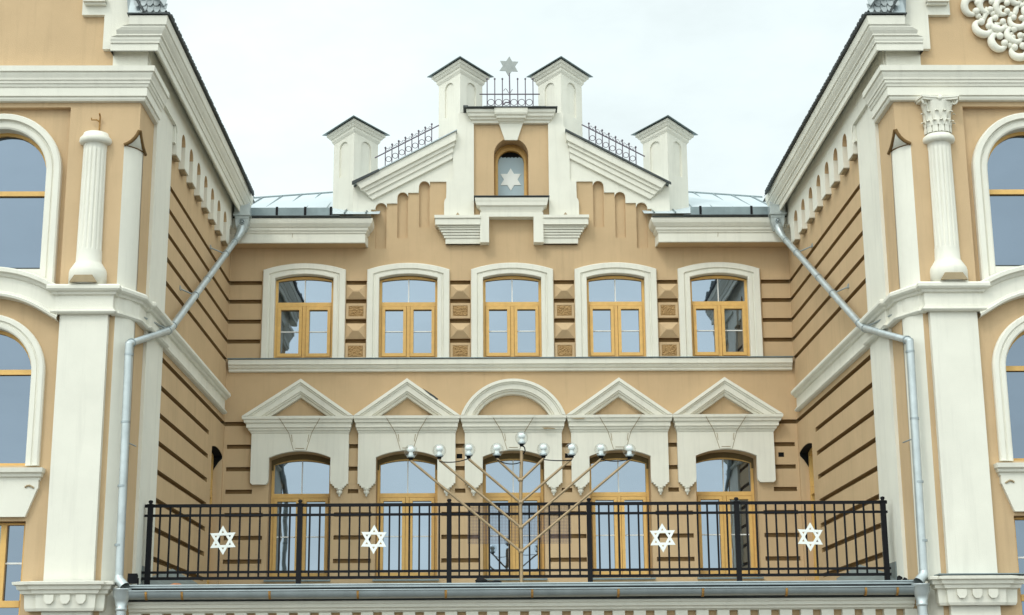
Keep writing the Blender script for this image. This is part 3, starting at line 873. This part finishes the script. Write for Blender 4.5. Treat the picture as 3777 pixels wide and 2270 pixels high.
    for hw, h, z in ((.86, .02, 4.52), (.87, .07, 4.53), (.875, .075, 4.56), (.895, .11, 4.575), (.90, .12, 4.61), (.92, .16, 4.63), (.925, .17, 4.69), (.9, .0, 4.70)):
        rows.append([F(WC - hw, z, 0), F(WC - hw, z, h), F(WC + hw, z, h), F(WC + hw, z, 0)])
    m.grid(rows)
    m.prism([(WC - .855, 4.53), (WC - .855, 4.42), (WC - .84, 4.40), (WC - .70, 4.03), (WC + .70, 4.03), (WC + .84, 4.40), (WC + .855, 4.42), (WC + .855, 4.53)], 0, .07, F)
    ap = m.build('window_apron', CREAM, t)
    m = MB(); m.tube([F(WC - .80, 4.42, .075), F(WC - .77, 4.44, .08), F(WC - .74, 4.455, .08), F(WC - .71, 4.45, .08), F(WC - .68, 4.43, .075)], .014, 6); m.build('scroll_mark', GREYT, ap)
    # ---- lowest window
    m = MB()
    M = F; h0, h1 = -.22, -.15
    m.ring(rect(WC - .70, WC + .70, .92, 3.97), rect(WC - .64, WC + .64, 1.0, 3.94), h0, h1, M)
    m.prism(rect(WC - .64, WC + .64, 2.83, 2.92), h0, h1 + .01, M); m.prism(rect(WC - .41, WC - .33, 2.92, 3.94), h0, h1 + .01, M); m.prism(rect(WC + .33, WC + .41, 2.92, 3.94), h0, h1 + .01, M)
    fr = m.build('window', WOOD, t)
    for ua, ub in ((WC - .66, WC - .37), (WC - .37, WC + .37), (WC + .37, WC + .66)):
        p = MB(); p.face([M(ua, 2.88, h0 + .02), M(ub, 2.88, h0 + .02), M(ub, 3.96, h0 + .02), M(ua, 3.96, h0 + .02)]); p.build('pane', PANE_DARK, fr)
        k = MB(); k.prism(rect(ua, ub, 3.41, 3.435), h0 + .025, h0 + .04, M); k.build('glazing_bar', WHITE, fr)
    p = MB(); p.face([M(WC - .66, .98, h0 + .02), M(WC + .66, .98, h0 + .02), M(WC + .66, 2.85, h0 + .02), M(WC - .66, 2.85, h0 + .02)]); p.build('pane', PANE_DARK, fr)
    # ---- balcony door set in the side wall niche
    m = MB(); Sd = S
    H0, H1 = -.29, -.17
    m.ring(arch_loop(-.70, .595, 3.3, 6.07, 6.135), arch_loop(-.70, .53, 3.36, 6.0, 6.06), H0, H1, Sd)
    m.prism(rect(-1.23, -.17, 5.33, 5.41), H0, H1 + .01, Sd); m.prism(rect(-.74, -.66, 3.36, 5.33), H0, H1 + .01, Sd)
    for ya, yb in ((-1.23, -.74), (-.66, -.17)): m.ring(rect(ya, yb, 3.36, 5.33), rect(ya + .07, yb - .07, 3.45, 5.26), H0 + .01, H1 + .015, Sd)
    fr = m.build('balcony_door', WOOD, t)
    p = MB(); lp = arch_loop(-.70, .56, 3.34, 6.03, 6.10); p.f.append([p.vert(Sd(u, v, H0 + .04)) for u, v in lp]); p.sm.append(False); p.build('pane', PANE, fr)
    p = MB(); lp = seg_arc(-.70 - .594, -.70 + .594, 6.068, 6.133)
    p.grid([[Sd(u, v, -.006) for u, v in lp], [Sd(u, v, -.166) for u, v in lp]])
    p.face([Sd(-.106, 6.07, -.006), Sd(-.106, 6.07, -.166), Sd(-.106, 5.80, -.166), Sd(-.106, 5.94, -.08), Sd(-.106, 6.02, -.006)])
    p.build('painted_arch_shade', HOLE_SHADE, fr)  # near-black strip and jamb wedge paint in the recess shade under the arch
    # ---- plaster relief on the right gable
    if s > 0: relief(t, F)
    return t

def archivolt(t, F, WC, RO, zs, zb, RI, base, name, gz0, tr, s, upper):
    m = MB()
    h0, h1 = base - .20, base - .13
    zc = zs + RI
    m.ring(arch_loop(WC, RI, gz0 - .03, zs, zc, 18), arch_loop(WC, RI - .05, gz0 + .03, zs, zc - .05, 18), h0, h1, F)
    m.prism(rect(WC - RI + .05, WC + RI - .05, tr - .035, tr + .035), h0, h1 + .008, F)
    fr = m.build(name, WOOD, t)
    for a, b in ((gz0 + .02, tr), (tr, None)):
        p = MB()
        if b: p.face([F(WC - RI + .03, a, h0 + .025), F(WC + RI - .03, a, h0 + .025), F(WC + RI - .03, b, h0 + .025), F(WC - RI + .03, b, h0 + .025)])
        else:
            lp = arch_loop(WC, RI - .04, a, zs, zc - .04, 18); p.f.append([p.vert(F(u, v, h0 + .025 + .002)) for u, v in lp]); p.sm.append(False)
        p.build('pane', PANE_DARK, fr)
    if upper:
        m = MB(); m.box(WC - RI, WC + RI, gz0 - .03, gz0 - .012, h1 - .02, base + .04, lambda a, b, c: F(a, b, c)); m.build('window_sill', DARKM, fr)
        m = MB(); m.prism(rect(WC - RI - .02, WC + RI + .02, 7.2, gz0 - .034), h0, base + .05, F); m.build('parapet', CREAM, fr)
    m = MB()
    T = RO - RI; lift = .03 if upper else 0
    path = [(WC - RO, zb)] + arc(WC, zs, RO, 180, 0, 28) + [(WC + RO, zb)]
    m.sweep(path, [(0, base), (0, base + .06 + lift), (.02, base + .085 + lift), (T * .42, base + .085 + lift), (T * .48, base + .06), (T * .56, base + .055), (T * .62, base + .07), (T * .92, base + .065), (T + .005, base + .05), (T + .005, base - .14)], F, side=-1)
    m.build('surround', CREAM, fr)
    return fr

def capital(parent, s, u):
    X = s * u; Y = -8.3
    m = MB()
    m.lathe([(.165, 9.50), (.175, 9.55), (.185, 9.68), (.20, 9.82), (.225, 9.93), (.235, 9.98)], (X, Y, 0), 32, PI, 2 * PI, rmod=lambda a, z: 1 + .04 * math.cos(9 * a))
    for row, (z0, z1, r0, n, off) in enumerate(((9.52, 9.70, .185, 7, 0), (9.62, 9.84, .19, 6, .5))):   # two ranks of leaves
        for k in range(n):
            a = PI + PI * (k + .5 + (0 if row == 0 else .0)) / n
            ca, sa = math.cos(a), math.sin(a); w = .036
            rows = []
            for j in range(7):
                f = j / 6; z = z0 + (z1 - z0) * math.sin(f * 1.75) / math.sin(1.57) if f < .9 else z1 - .02
                rr = r0 + .012 + .05 * f ** 3 + (.012 if j == 6 else 0); ww = w * (1 - .55 * f ** 2) * (1 + .18 * (j % 2))
                rows.append([(X + ca * rr - sa * ww * q, Y + sa * rr + ca * ww * q, z - abs(q) * .012) for q in (-1, -.4, 0, .4, 1)])
            m.grid(rows, smooth=True)
    cp = m.build('capital', CREAM, parent)
    for a in (PI * 1.22, PI * 1.78):             # corner volutes
        m = MB(); ca, sa = math.cos(a), math.sin(a); pts = []; rr = []
        for k in range(26):
            th = k * .42; q = .055 * (1 - k / 30)
            pts.append((X + ca * (.285 - q * math.cos(th)), Y + sa * (.285 - q * math.cos(th)) * 1.0, 9.985 + q * math.sin(th) - .02)); rr.append(.020 * (1 - k / 40))
        m.tube([(X + ca * .20, Y + sa * .20, 9.80), (X + ca * .215, Y + sa * .215, 9.90)] + pts[4:], [.014, .016] + rr[4:], 7); m.build('volute', CREAM, cp)
    m = MB()
    ab = [(-.31, -.10), (-.27, -.27), (-.16, -.235), (0, -.215), (.16, -.235), (.27, -.27), (.31, -.10), (.31, 0), (-.31, 0)]
    m.prism([(X + a, Y + b) for a, b in ab], 10.015, 10.045, lambda p, q, h: (p, q, h), back=True); m.prism([(X + a * .94, Y + b * .94) for a, b in ab], 9.985, 10.017, lambda p, q, h: (p, q, h), back=True)
    m.lathe([(0, -.04), (.03, -.03), (.038, 0), (.03, .03), (0, .04)], (X, Y - .225, 10.01), 10)
    m.build('abacus', CREAM, cp)

def relief(t, F):
    """dense rosette of interlaced C-scrolls with bulbed ends"""
    cx, cz = 7.62, 11.66
    rd = random.Random(5)
    m = MB()
    def bulb(x, z, r, h=.05):
        m.lathe([(r * math.sin(PI * j / 6), -r * math.cos(PI * j / 6)) for j in range(7)], F(x, z, h), 10)
    def scroll(x, z, r, a0, span, th, curl, h=.04):
        """open ring from angle a0 over span, thick in the middle; both ends roll inwards on a bulb"""
        pts = []; rr = []
        n = 22
        for k in range(n + 1):
            f = k / n; a = a0 + span * (f - .5)
            e = abs(f - .5) * 2; q = r * (1 - curl * max(0, e - .45) ** 1.5)
            pts.append(F(x + q * math.cos(a), z + q * math.sin(a), h + .035 * (1 - e) + .03 * max(0, e - .6)))
            rr.append(th * (.42 + .58 * (1 - e ** 2)))
        m.tube(pts, rr, 8)
        for e in (-.5, .5):
            a = a0 + span * e; q = r * (1 - curl * .55 ** 1.5) * .80
            bulb(x + q * math.cos(a), z + q * math.sin(a), th * .92, h + .03)
    for R_, N, r, th in ((.865, 17, .135, .060), (.65, 14, .125, .052), (.43, 9, .12, .050), (.20, 4, .11, .048)):
        for k in range(N):
            a = 2 * PI * (k + (.5 if N == 14 else 0)) / N + rd.uniform(-.03, .03)
            x, z = cx + R_ * math.cos(a), cz + R_ * math.sin(a)
            scroll(x, z, r * rd.uniform(.93, 1.07), a + (-1) ** k * .45, 4.3, th, .62)
            # S-shaped tie to the next ring
            b_ = a + PI / N
            p = [(cx + (R_ - .02 - .055 * j) * math.cos(b_ + .10 * math.sin(j * 1.5)), cz + (R_ - .02 - .055 * j) * math.sin(b_ + .10 * math.sin(j * 1.5))) for j in range(5)]
            m.tube([F(u, v, .04) for u, v in p], [.022, .042, .046, .036, .022], 7)
            bulb(p[0][0], p[0][1], .045)
            if N == 17: bulb(cx + .70 * math.cos(b_), cz + .70 * math.sin(b_), .040, .05)
    bulb(cx, cz, .09)
    m.build('plaster_relief', CREAM, t)

wing(-1); wing(1)

# ================================================================== PORCH (its flat roof is the balcony)
po = empty('porch', 'low porch between the wings whose metal roof carries the black balcony railing', 'porch', (0, -8, 0))
def pp(m, name, mat, parent=po):
    o = m.build(name, mat, parent); o.location = (0, 8, 0) if parent is po else (0, 0, 0); return o
m = MB(); m.box(-5.48, 5.48, -8.05, -7.75, 0, 2.88); m.box(-5.48, 5.48, -7.7, -7.6, 0, 3.0); pp(m, 'wall', TAN)
m = MB()
m.sweep([(-5.33, -8.05), (5.33, -8.05)], [(0, 2.735), (.10, 2.74), (.11, 2.755), (.15, 2.76), (.16, 2.795), (.20, 2.80), (.205, 2.845), (.225, 2.85), (.23, 2.885), (0, 2.89)], PLAN, side=-1)
m.sweep([(-5.33, -8.05), (5.33, -8.05)], [(0, 2.45), (.05, 2.455), (.05, 2.52), (.0, 2.53)], PLAN, side=-1)
pp(m, 'cornice', CREAM)
n = 38
den = MB(); den.box(-.0825, .0825, -.105, 0, 2.525, 2.737)
d0 = den.build('dentil', CREAM, po); d0.location = (-5.25, -.05, 0)
for k in range(1, n):
    c = d0.copy(); COL.objects.link(c); c.parent = po; c.location = (-5.25 + k * .285, -.05, 0)
m = MB()
m.face([(-5.45, -8.33, 3.085), (5.45, -8.33, 3.085), (5.48, -6.6, 3.10), (-5.48, -6.6, 3.10)])
m.face([(-5.48, -6.6, 3.10), (5.48, -6.6, 3.10), (5.48, .2, 3.42), (-5.48, .2, 3.42)])
m.box(-5.45, 5.45, -8.34, -8.30, 3.062, 3.094); m.tube([(-5.4, -8.335, 3.098), (5.4, -8.335, 3.098)], .014, 6)
x = -5.1
while x < 5.2:
    m.tube([(x, -8.3, 3.10), (x, -6.6, 3.115)], .012, 5); x += .62
dk = pp(m, 'deck_roof', ZINC)
m = MB(); m.box(-5.42, 5.42, -8.275, -8.20, 2.892, 3.064); m.box(-5.42, 5.42, -8.32, -8.27, 3.045, 3.060); pp(m, 'fascia_shade', DARKM)  # darkened strips paint in the shadow gaps above and below the gutter
for s in (-1, 1):                                  # sheet valleys turned up against the wings
    m = MB()
    m.face([(s * 5.485, -7.75, 3.13), (s * 4.45, -7.55, 3.115), (s * 5.1, -4.5, 3.40), (s * 5.485, -4.5, 3.62)])
    m.face([(s * 5.485, -7.75, 3.10), (s * 5.485, -7.75, 3.16), (s * 4.45, -7.55, 3.12), (s * 4.45, -7.55, 3.08)])
    m.box(5.425, 5.436, -6.98, -6.42, 3.15, 3.47, lambda a, b, c: (s * a, b, c))
    pp(m, 'valley_sheet', TEAL)

# ---- gutter along the porch edge
gt = empty('eaves_gutter', 'long grey half-round gutter with rusty straps along the porch edge under the balcony', 'gutter', (0, -8.40, 2.957))
m = MB()
rows = []
for x in [-5.44 + 10.88 * k / 40 for k in range(41)]:
    sag = .006 * math.sin(x * .6)
    rows.append([(x, .072 * math.cos(a), .058 + .105 * math.sin(a) + sag) for a in [PI + PI * j / 10 for j in range(11)]])
m.grid(rows, smooth=True)
m.tube([(-5.44, -.074, .060), (5.44, -.074, .060)], .011, 6)
for x in (-5.44, 5.44): m.face([(x, .072 * math.cos(PI + PI * j / 10), .058 + .105 * math.sin(PI + PI * j / 10)) for j in range(11)])
m.build('trough', ZINC, gt)
for x in (-5.05, -4.57, -3.40, -2.22, -1.04, .12, 1.28, 2.42, 3.55, 4.62, 5.05):
    m = MB(); m.grid([[(x + d, .079 * math.cos(a), .056 + .112 * math.sin(a)) for a in [PI + PI * j / 10 for j in range(8)]] for d in (-.016, .016)]); m.build('strap', RUST, gt)

# ================================================================== DRAINPIPES
def drainpipe(s):
    t = empty('drainpipe', ('galvanised drainpipe slanting from the left eaves hopper and running down the left wing corner' if s < 0 else
              'galvanised drainpipe slanting from the right eaves hopper and running down the right wing corner'), 'drainpipe', (s * 5.45, -8.42, 3.1), 'galvanised roof drainpipes')
    L = (s * 5.45, -8.42, 3.1)
    def put(m, name, mat):
        o = m.build(name, mat, t); o.location = (-L[0], -L[1], -L[2]); return o
    r = .058
    e1 = (s * 5.455, -8.42, 6.42); e2 = (s * 5.33, -6.33, 7.09); e3 = (s * 5.255, -.80, 10.15)
    m = MB()
    m.tube([(s * 5.43, -8.42, 3.20), e1], r, 14)
    put(m, 'pipe', GALV)
    m = MB(); m.tube([(e1[0], e1[1] - .0, e1[2] - .03), e1, e2], r, 14); put(m, 'pipe', GALV)
    m = MB(); m.tube([e2, e3], r, 14); m.tube([e3, (s * 5.22, -.62, 10.33), (s * 5.19, -.60, 10.45)], [r, .085, .10], 14); put(m, 'pipe', GALV)
    m = MB()
    for p, q in ((e2, e3), (e1, e2)):            # seams of the pipe lengths
        d = Vector(q) - Vector(p)
        for f in ((.04, .5, .96) if p == e2 else (.05, .95)):
            c = Vector(p) + d * f; m = MB(); m.tube([c - d.normalized() * .02, c + d.normalized() * .02], r + .007, 14); put(m, 'seam', ZINC)
    for z in (6.25, 5.30, 4.42, 3.62):
        m = MB(); m.tube([(s * 5.45, -8.42, z), (s * 5.45, -8.42, z + .03)], r + .006, 14); put(m, 'seam', ZINC)
    m = MB(); m.tube([(s * 5.435, -8.42, 3.23), (s * 5.425, -8.43, 3.17), (s * 5.33, -8.50, 3.07)], [.058, .066, .072], 14, caps=False); put(m, 'outlet', GALV)
    # hopper: stepped box with rosette under a scalloped top
    m = MB()
    X = s * 5.19
    m.box(X - .15, X + .15, -.70, -.42, 10.69, 10.85); m.box(X - .165, X + .165, -.715, -.42, 10.655, 10.69)
    m.box(X - .135, X + .135, -.68, -.42, 10.60, 10.655)
    rows = []
    for hw, yy, z in ((.13, -.67, 10.60), (.125, -.665, 10.50), (.10, -.655, 10.42), (.07, -.65, 10.36)):
        rows.append([(X - hw, yy, z), (X + hw, yy, z), (X + hw, -.5, z), (X - hw, -.5, z)])
    m.grid(rows, closed=True)
    for k in range(10):
        a = PI * k / 9; m.box(X - .15 + .30 * k / 9.9, X - .15 + .30 * (k + 1) / 9.9, -.705, -.69, 10.84, 10.905 - .055 * math.sin(a))
    hp = put(m, 'hopper', GALV)
    m = MB(); m.tube([(X + .045 * math.cos(k * PI / 8), -.672, 10.535 + .045 * math.sin(k * PI / 8)) for k in range(17)], .014, 6)
    m.lathe([(0, -.03), (.022, -.02), (.03, 0), (.022, .02), (0, .03)], (X, -.675, 10.535), 10); 
    o = m.build('rosette', ZINC, hp)
    m = MB()
    d = Vector(e3) - Vector(e2)
    for f in (.33, .80):
        c = Vector(e2) + d * f; m = MB()
        m.tube([c, (s * 5.50, c.y - .35, c.z + .03)], .012, 6); m.box(s * 5.49 - .012, s * 5.49 + .012, c.y - .40, c.y - .30, c.z, c.z + .07)
        m.tube([c - d.normalized() * .015, c + d.normalized() * .015], r + .010, 14); put(m, 'bracket', ZINC)
    m = MB(); c = Vector(e2); m.tube([c, (s * 5.47, -7.6, 7.0)], .014, 6); m.tube([(s * 5.47, -7.6, 7.0), (s * 5.47, -7.6, 6.86)], .014, 6)
    put(m, 'bracket', ZINC); m = MB()
    m.tube([(s * 5.45, -8.42, 5.05), (s * 5.42, -7.85, 5.07)], .010, 6)
    put(m, 'bracket', ZINC)
drainpipe(-1); drainpipe(1)
def downspout(s):
    t = empty('downspout', ('pale metal downspout with funnel top at the left end of the porch gutter' if s < 0 else
              'pale metal downspout with funnel top at the right end of the porch gutter'), 'drainpipe', (s * 5.38, -8.42, 0), 'downspouts below the porch gutter')
    m = MB(); m.lathe([(.068, 0), (.068, 2.80)], (0, 0, 0), 16); m.build('pipe', GALV, t)
    m = MB(); m.lathe([(.070, 2.76), (.078, 2.765), (.078, 2.80), (.072, 2.805), (.09, 2.90), (.115, 2.955), (.118, 3.03), (.125, 3.04), (.125, 3.055), (.108, 3.05), (.10, 2.95)], (0, 0, 0), 20); m.build('funnel', GALV, t)
downspout(-1); downspout(1)

# ================================================================== BALCONY RAILING
rl = empty('balcony_railing', 'black metal balcony railing with four white six-pointed stars above the porch', 'railing', (0, -7.0, 3.1))
def rp(m, name, mat, par=rl): return m.build(name, mat, par)
posts = [-5.35, -3.19, -1.03, 1.0, 3.15, 5.29]
for x in posts:
    m = MB(); m.box(x - .035, x + .035, -.035, .035, .02, 1.235)
    m.box(x - .045, x + .045, -.045, .045, 1.232, 1.25); m.lathe([(.03, 0), (.022, .012), (.034, .03), (.03, .052), (0, .062)], (x, 0, 1.25), 10)
    m.box(x - .06, x + .06, -.06, .06, .0, .02)
    rp(m, 'post', BLACK)
for z, hh, name in ((1.235 - .01, .022, 'top_rail'), (1.085, .017, 'middle_rail'), (.272, .017, 'middle_rail'), (.185, .020, 'bottom_rail')):
    m = MB(); m.box(-5.43, 5.35, -.022, .022, z - hh, z + hh); rp(m, name, BLACK)
bars = []
for a, b in zip(posts, posts[1:]):
    n = 14 if b - a > 2.1 else 13
    for k in range(1, n + 1 - 0):
        x = a + (b - a) * k / (n + 1); bars.append(x)
for x in bars:
    m = MB(); m.box(x - .0125, x + .0125, -.0125, .0125, .185, 1.225); rp(m, 'bar', BLACK)
for x, rt in ((-4.285, 2), (-2.115, -1), (2.057, 1), (4.20, -2)):
    m = MB(); T = .036
    for base in (90, -90):
        o = [(x + .210 * math.cos(R(base + rt + 120 * k)), .725 + .210 * math.sin(R(base + rt + 120 * k))) for k in range(3)]
        i = [(x + (.210 - 2 * T) * math.cos(R(base + rt + 120 * k)), .725 + (.210 - 2 * T) * math.sin(R(base + rt + 120 * k))) for k in range(3)]
        dz = .0 if base == 90 else .003
        m.ring(o, i, .016, .030 + dz, lambda u, v, h: (u, -h, v))
    rp(m, 'star_emblem', STARW)
m = MB()                                           # fine wire screen behind the candelabrum
k = 0
while -.76 + k * .021 < .74: 
    xx = -.76 + k * .021; m.box(xx - .0022, xx + .0022, .026, .029, .66, 1.225); k += 1
k = 0
while .66 + k * .021 < 1.225:
    zz = .66 + k * .021; m.box(-.76, .74, .0292, .0315, zz - .0022, zz + .0022); k += 1
rp(m, 'wire_screen', IRON)

# ================================================================== CANDELABRUM
mn = empty('menorah', 'tall bronze nine-branched candelabrum with clear globe lamps standing at the balcony edge', 'candelabrum', (0, -7.35, 3.1))
m = MB(); m.tube([(0, 0, .0), (.004, 0, .55), (-.004, 0, 1.1), (.02, 0, 1.95)], .025, 10); m.tube([(0, 0, 0), (0, 0, .02)], .08, 12)
m.build('stem', BRASS, mn)
lamps = [(.022, 2.14)]
for zj, x, zt in ((.515, 1.575, 1.815), (.855, 1.165, 1.825), (1.21, .742, 1.835), (1.53, .335, 1.835)):
    for s in (-1, 1):
        xe = x * s + .0
        m = MB(); m.tube([(.0, -.012, zj), (s * .05, -.012, zj + .035), (xe - s * .01, -.012, zt - .01), (xe, -.012, zt + .02)], .0195, 9)
        m.lathe([(0, -.034), (.024, -.02), (.033, 0), (.024, .02), (0, .034)], (s * .01, -.01, zj), 10)
        m.build('branch', BRASS, mn); lamps.append((xe, zt + .135))
def lamp(x, z):
    m = MB(); m.lathe([(.0, -.125), (.028, -.125), (.03, -.10), (.043, -.095), (.043, -.068), (.036, -.062), (0, -.06)], (0, 0, 0), 14)
    o = m.build('lamp', BLACK, mn); o.location = (x, -.012, z)
    m = MB()
    for rad in (.096,):
        pr = [(rad * math.sin(a), -rad * math.cos(a)) for a in [R(22) + (PI - R(22)) * k / 18 for k in range(19)]]
        m.lathe(pr, (0, 0, 0), 28)
    m.build('globe', GLOBE, o)
    m = MB(); m.lathe([(.034, -.062), (.034, -.03), (.03, -.025), (.03, -.01), (.045, .0), (.052, .02), (.048, .045), (.03, .064), (0, .07)], (0, 0, 0), 16); m.build('bulb', STARW, o)
    m = MB(); m.lathe([(.052, -.092), (.058, -.085), (.058, -.066), (.05, -.06), (.036, -.058)], (0, 0, 0), 16); m.build('collar', GALV, o)
for x, z in lamps: lamp(x, z)
def sag(a, b, d, n=9): return [tuple(Vector(a).lerp(Vector(b), k / n) - Vector((0, 0, d * 4 * (k / n) * (1 - k / n)))) for k in range(n + 1)]
for x0, x1, z0, z1, d in ((-1.165, -.742, 1.80, 1.84, .03), (-.335, 0.0, 1.82, 1.78, .04), (.335, .742, 1.82, 1.81, .012), (1.165, 1.575, 1.82, 1.82, .03)):
    m = MB(); m.tube(sag((x0, -.03, z0), (x1, -.03, z1), d), .008, 6); m.build('cable', BLACK, mn)
m = MB()
m.tube([(.02, -.03, 2.03), (.06, -.035, 2.0), (.07, -.035, 1.95), (.045, -.03, 1.90)], .010, 6)
m.build('cable', BLACK, mn)

# ================================================================== SMALL THINGS ON THE PORCH EDGE
m = MB()
for (x, y, z, rx, rz) in ((0, 0, .035, .085, .042), (.10, .01, .02, .09, .022), (.20, -.01, .024, .075, .026), (-.02, .02, .062, .05, .025), (.15, .02, .018, .10, .015)):
    rows = []
    for j in range(9):
        a = -PI / 2 + PI * j / 8
        rows.append([(x + rx * math.cos(a) * math.cos(2 * PI * k / 14) * (1 + .18 * math.sin(3 * k + j)), y + .06 * math.cos(a) * math.sin(2 * PI * k / 14), z + rz * math.sin(a) * (1 + .15 * math.sin(2.3 * k))) for k in range(14)])
    m.grid(rows, closed=True, smooth=True)
o = m.build('crumpled_cloth', CLOTH, None, 'crumpled black cloth lying on the porch edge left of the candelabrum foot', 'cloth'); o.location = (-.56, -8.22, 3.10)
fl = empty('floodlight', 'small black floodlight on the porch edge beside the far left railing post', 'lamp', (-5.32, -8.05, 3.1))
m = MB(); m.box(-.055, .055, -.04, .05, .05, .17); m.box(-.065, .065, -.055, -.04, .04, .18); m.build('housing', BLACK, fl)
m = MB(); m.box(-.075, -.062, -.02, .02, .0, .12); m.box(.062, .075, -.02, .02, .0, .12); m.box(-.075, .075, -.02, .02, -.002, .012); m.build('bracket', BLACK, fl)
m = MB(); m.prism([(-.075, 0), (.085, 0), (.09, .02), (.05, .038), (-.02, .042), (-.07, .025)], -.04, .04, lambda u, v, h: (u, h, v), back=True)
o = m.build('brick_shard', BRICK, None, 'orange brick shard lying on the metal porch roof behind the left end of the railing', 'brick'); o.location = (-4.72, -8.12, 3.10)
m = MB()
for k in range(9):
    x, y = random.uniform(-.09, .09), random.uniform(-.04, .04); r = random.uniform(.015, .035)
    m.lathe([(0, -r), (r, -r * .3), (r * .9, r * .5), (0, r)], (x, y, r * .8 + (.03 if k > 5 else 0)), 7, smooth=False)
o = m.build('leaf_litter', CLOTH, None, 'dark clump of rotted leaves on the porch edge near the right drainpipe foot', 'leaves'); o.location = (5.22, -8.15, 3.10)

# ================================================================== SKY, SUN, CAMERA
SUN_EL, SUN_AZ = R(48), R(212)          # azimuth measured from +Y clockwise: behind the camera, to the left
w = bpy.data.worlds.new("World"); scene.world = w; w.use_nodes = True
nt = w.node_tree; L = nt.links.new
bg = nt.nodes['Background']; bg.inputs['Strength'].default_value = .10
sky = nd(nt, 'ShaderNodeTexSky', sky_type='NISHITA'); sky.sun_disc = False
sky.sun_elevation = SUN_EL; sky.sun_rotation = SUN_AZ; sky.dust_density = 3.; sky.air_density = 1.2
tc = nd(nt, 'ShaderNodeTexCoord')
nz = nd(nt, 'ShaderNodeTexNoise', Scale=3.4, Detail=8., Roughness=.6)
mp = nd(nt, 'ShaderNodeMapping'); mp.inputs['Scale'].default_value = (1, 1, 2.2)
L(tc.outputs['Generated'], mp.inputs['Vector']); L(mp.outputs['Vector'], nz.inputs['Vector'])
cr = nd(nt, 'ShaderNodeMapRange'); cr.inputs['From Min'].default_value = .30; cr.inputs['From Max'].default_value = .72
cr.inputs['To Min'].default_value = 9.8; cr.inputs['To Max'].default_value = 12.8
L(nz.outputs['Fac'], cr.inputs['Value'])
# overcast deck is brighter round the sun, which stands behind the camera to the left
sd = Vector((math.sin(SUN_AZ) * math.cos(SUN_EL), math.cos(SUN_AZ) * math.cos(SUN_EL), math.sin(SUN_EL)))
dt = nd(nt, 'ShaderNodeVectorMath', operation='DOT_PRODUCT'); dt.inputs[1].default_value = sd
L(tc.outputs['Generated'], dt.inputs[0])
gm = nd(nt, 'ShaderNodeMapRange'); gm.inputs['From Min'].default_value = -.1; gm.inputs['From Max'].default_value = 1.
gm.inputs['To Min'].default_value = 1.; gm.inputs['To Max'].default_value = 2.1
L(dt.outputs['Value'], gm.inputs['Value'])
ml = nd(nt, 'ShaderNodeMath', operation='MULTIPLY'); L(cr.outputs['Result'], ml.inputs[0]); L(gm.outputs['Result'], ml.inputs[1])
vm = nd(nt, 'ShaderNodeVectorMath', operation='SCALE'); vm.inputs[0].default_value = (.895, 1.0, 1.0)
L(ml.outputs[0], vm.inputs['Scale'])
mx = nd(nt, 'ShaderNodeMix', data_type='RGBA'); mx.inputs['Factor'].default_value = .90
L(sky.outputs['Color'], mx.inputs['A']); L(vm.outputs['Vector'], mx.inputs['B']); L(mx.outputs['Result'], bg.inputs['Color'])

sun = bpy.data.lights.new('sun', 'SUN'); sun.energy = .9; sun.angle = R(14); sun.color = (1, .96, .89)
so = bpy.data.objects.new('sun', sun); COL.objects.link(so)
so.rotation_euler = (-sd).to_track_quat('-Z', 'Y').to_euler()

cam = bpy.data.cameras.new('camera'); cam.sensor_width = 36; cam.lens = 5832.7 * 36 / 3777; cam.clip_end = 1000
co = bpy.data.objects.new('camera', cam); COL.objects.link(co); scene.camera = co
yaw, pitch, roll = R(1.0026), R(13.7217), R(-.4219)
f = Vector((math.sin(yaw) * math.cos(pitch), math.cos(yaw) * math.cos(pitch), math.sin(pitch)))
r0 = Vector((math.cos(yaw), -math.sin(yaw), 0)); u0 = r0.cross(f)
rr = r0 * math.cos(roll) + u0 * math.sin(roll); uu = u0 * math.cos(roll) - r0 * math.sin(roll)
from mathutils import Matrix
mat = Matrix((rr, uu, -f)).transposed().to_4x4(); mat.translation = Vector((-.5, -30, 1.65)); co.matrix_world = mat

vs = scene.view_settings; vs.view_transform = 'Standard'; vs.look = 'None'; vs.exposure = -0.03; vs.gamma = 1.
scene.cycles.max_bounces = 8; scene.cycles.use_denoising = True
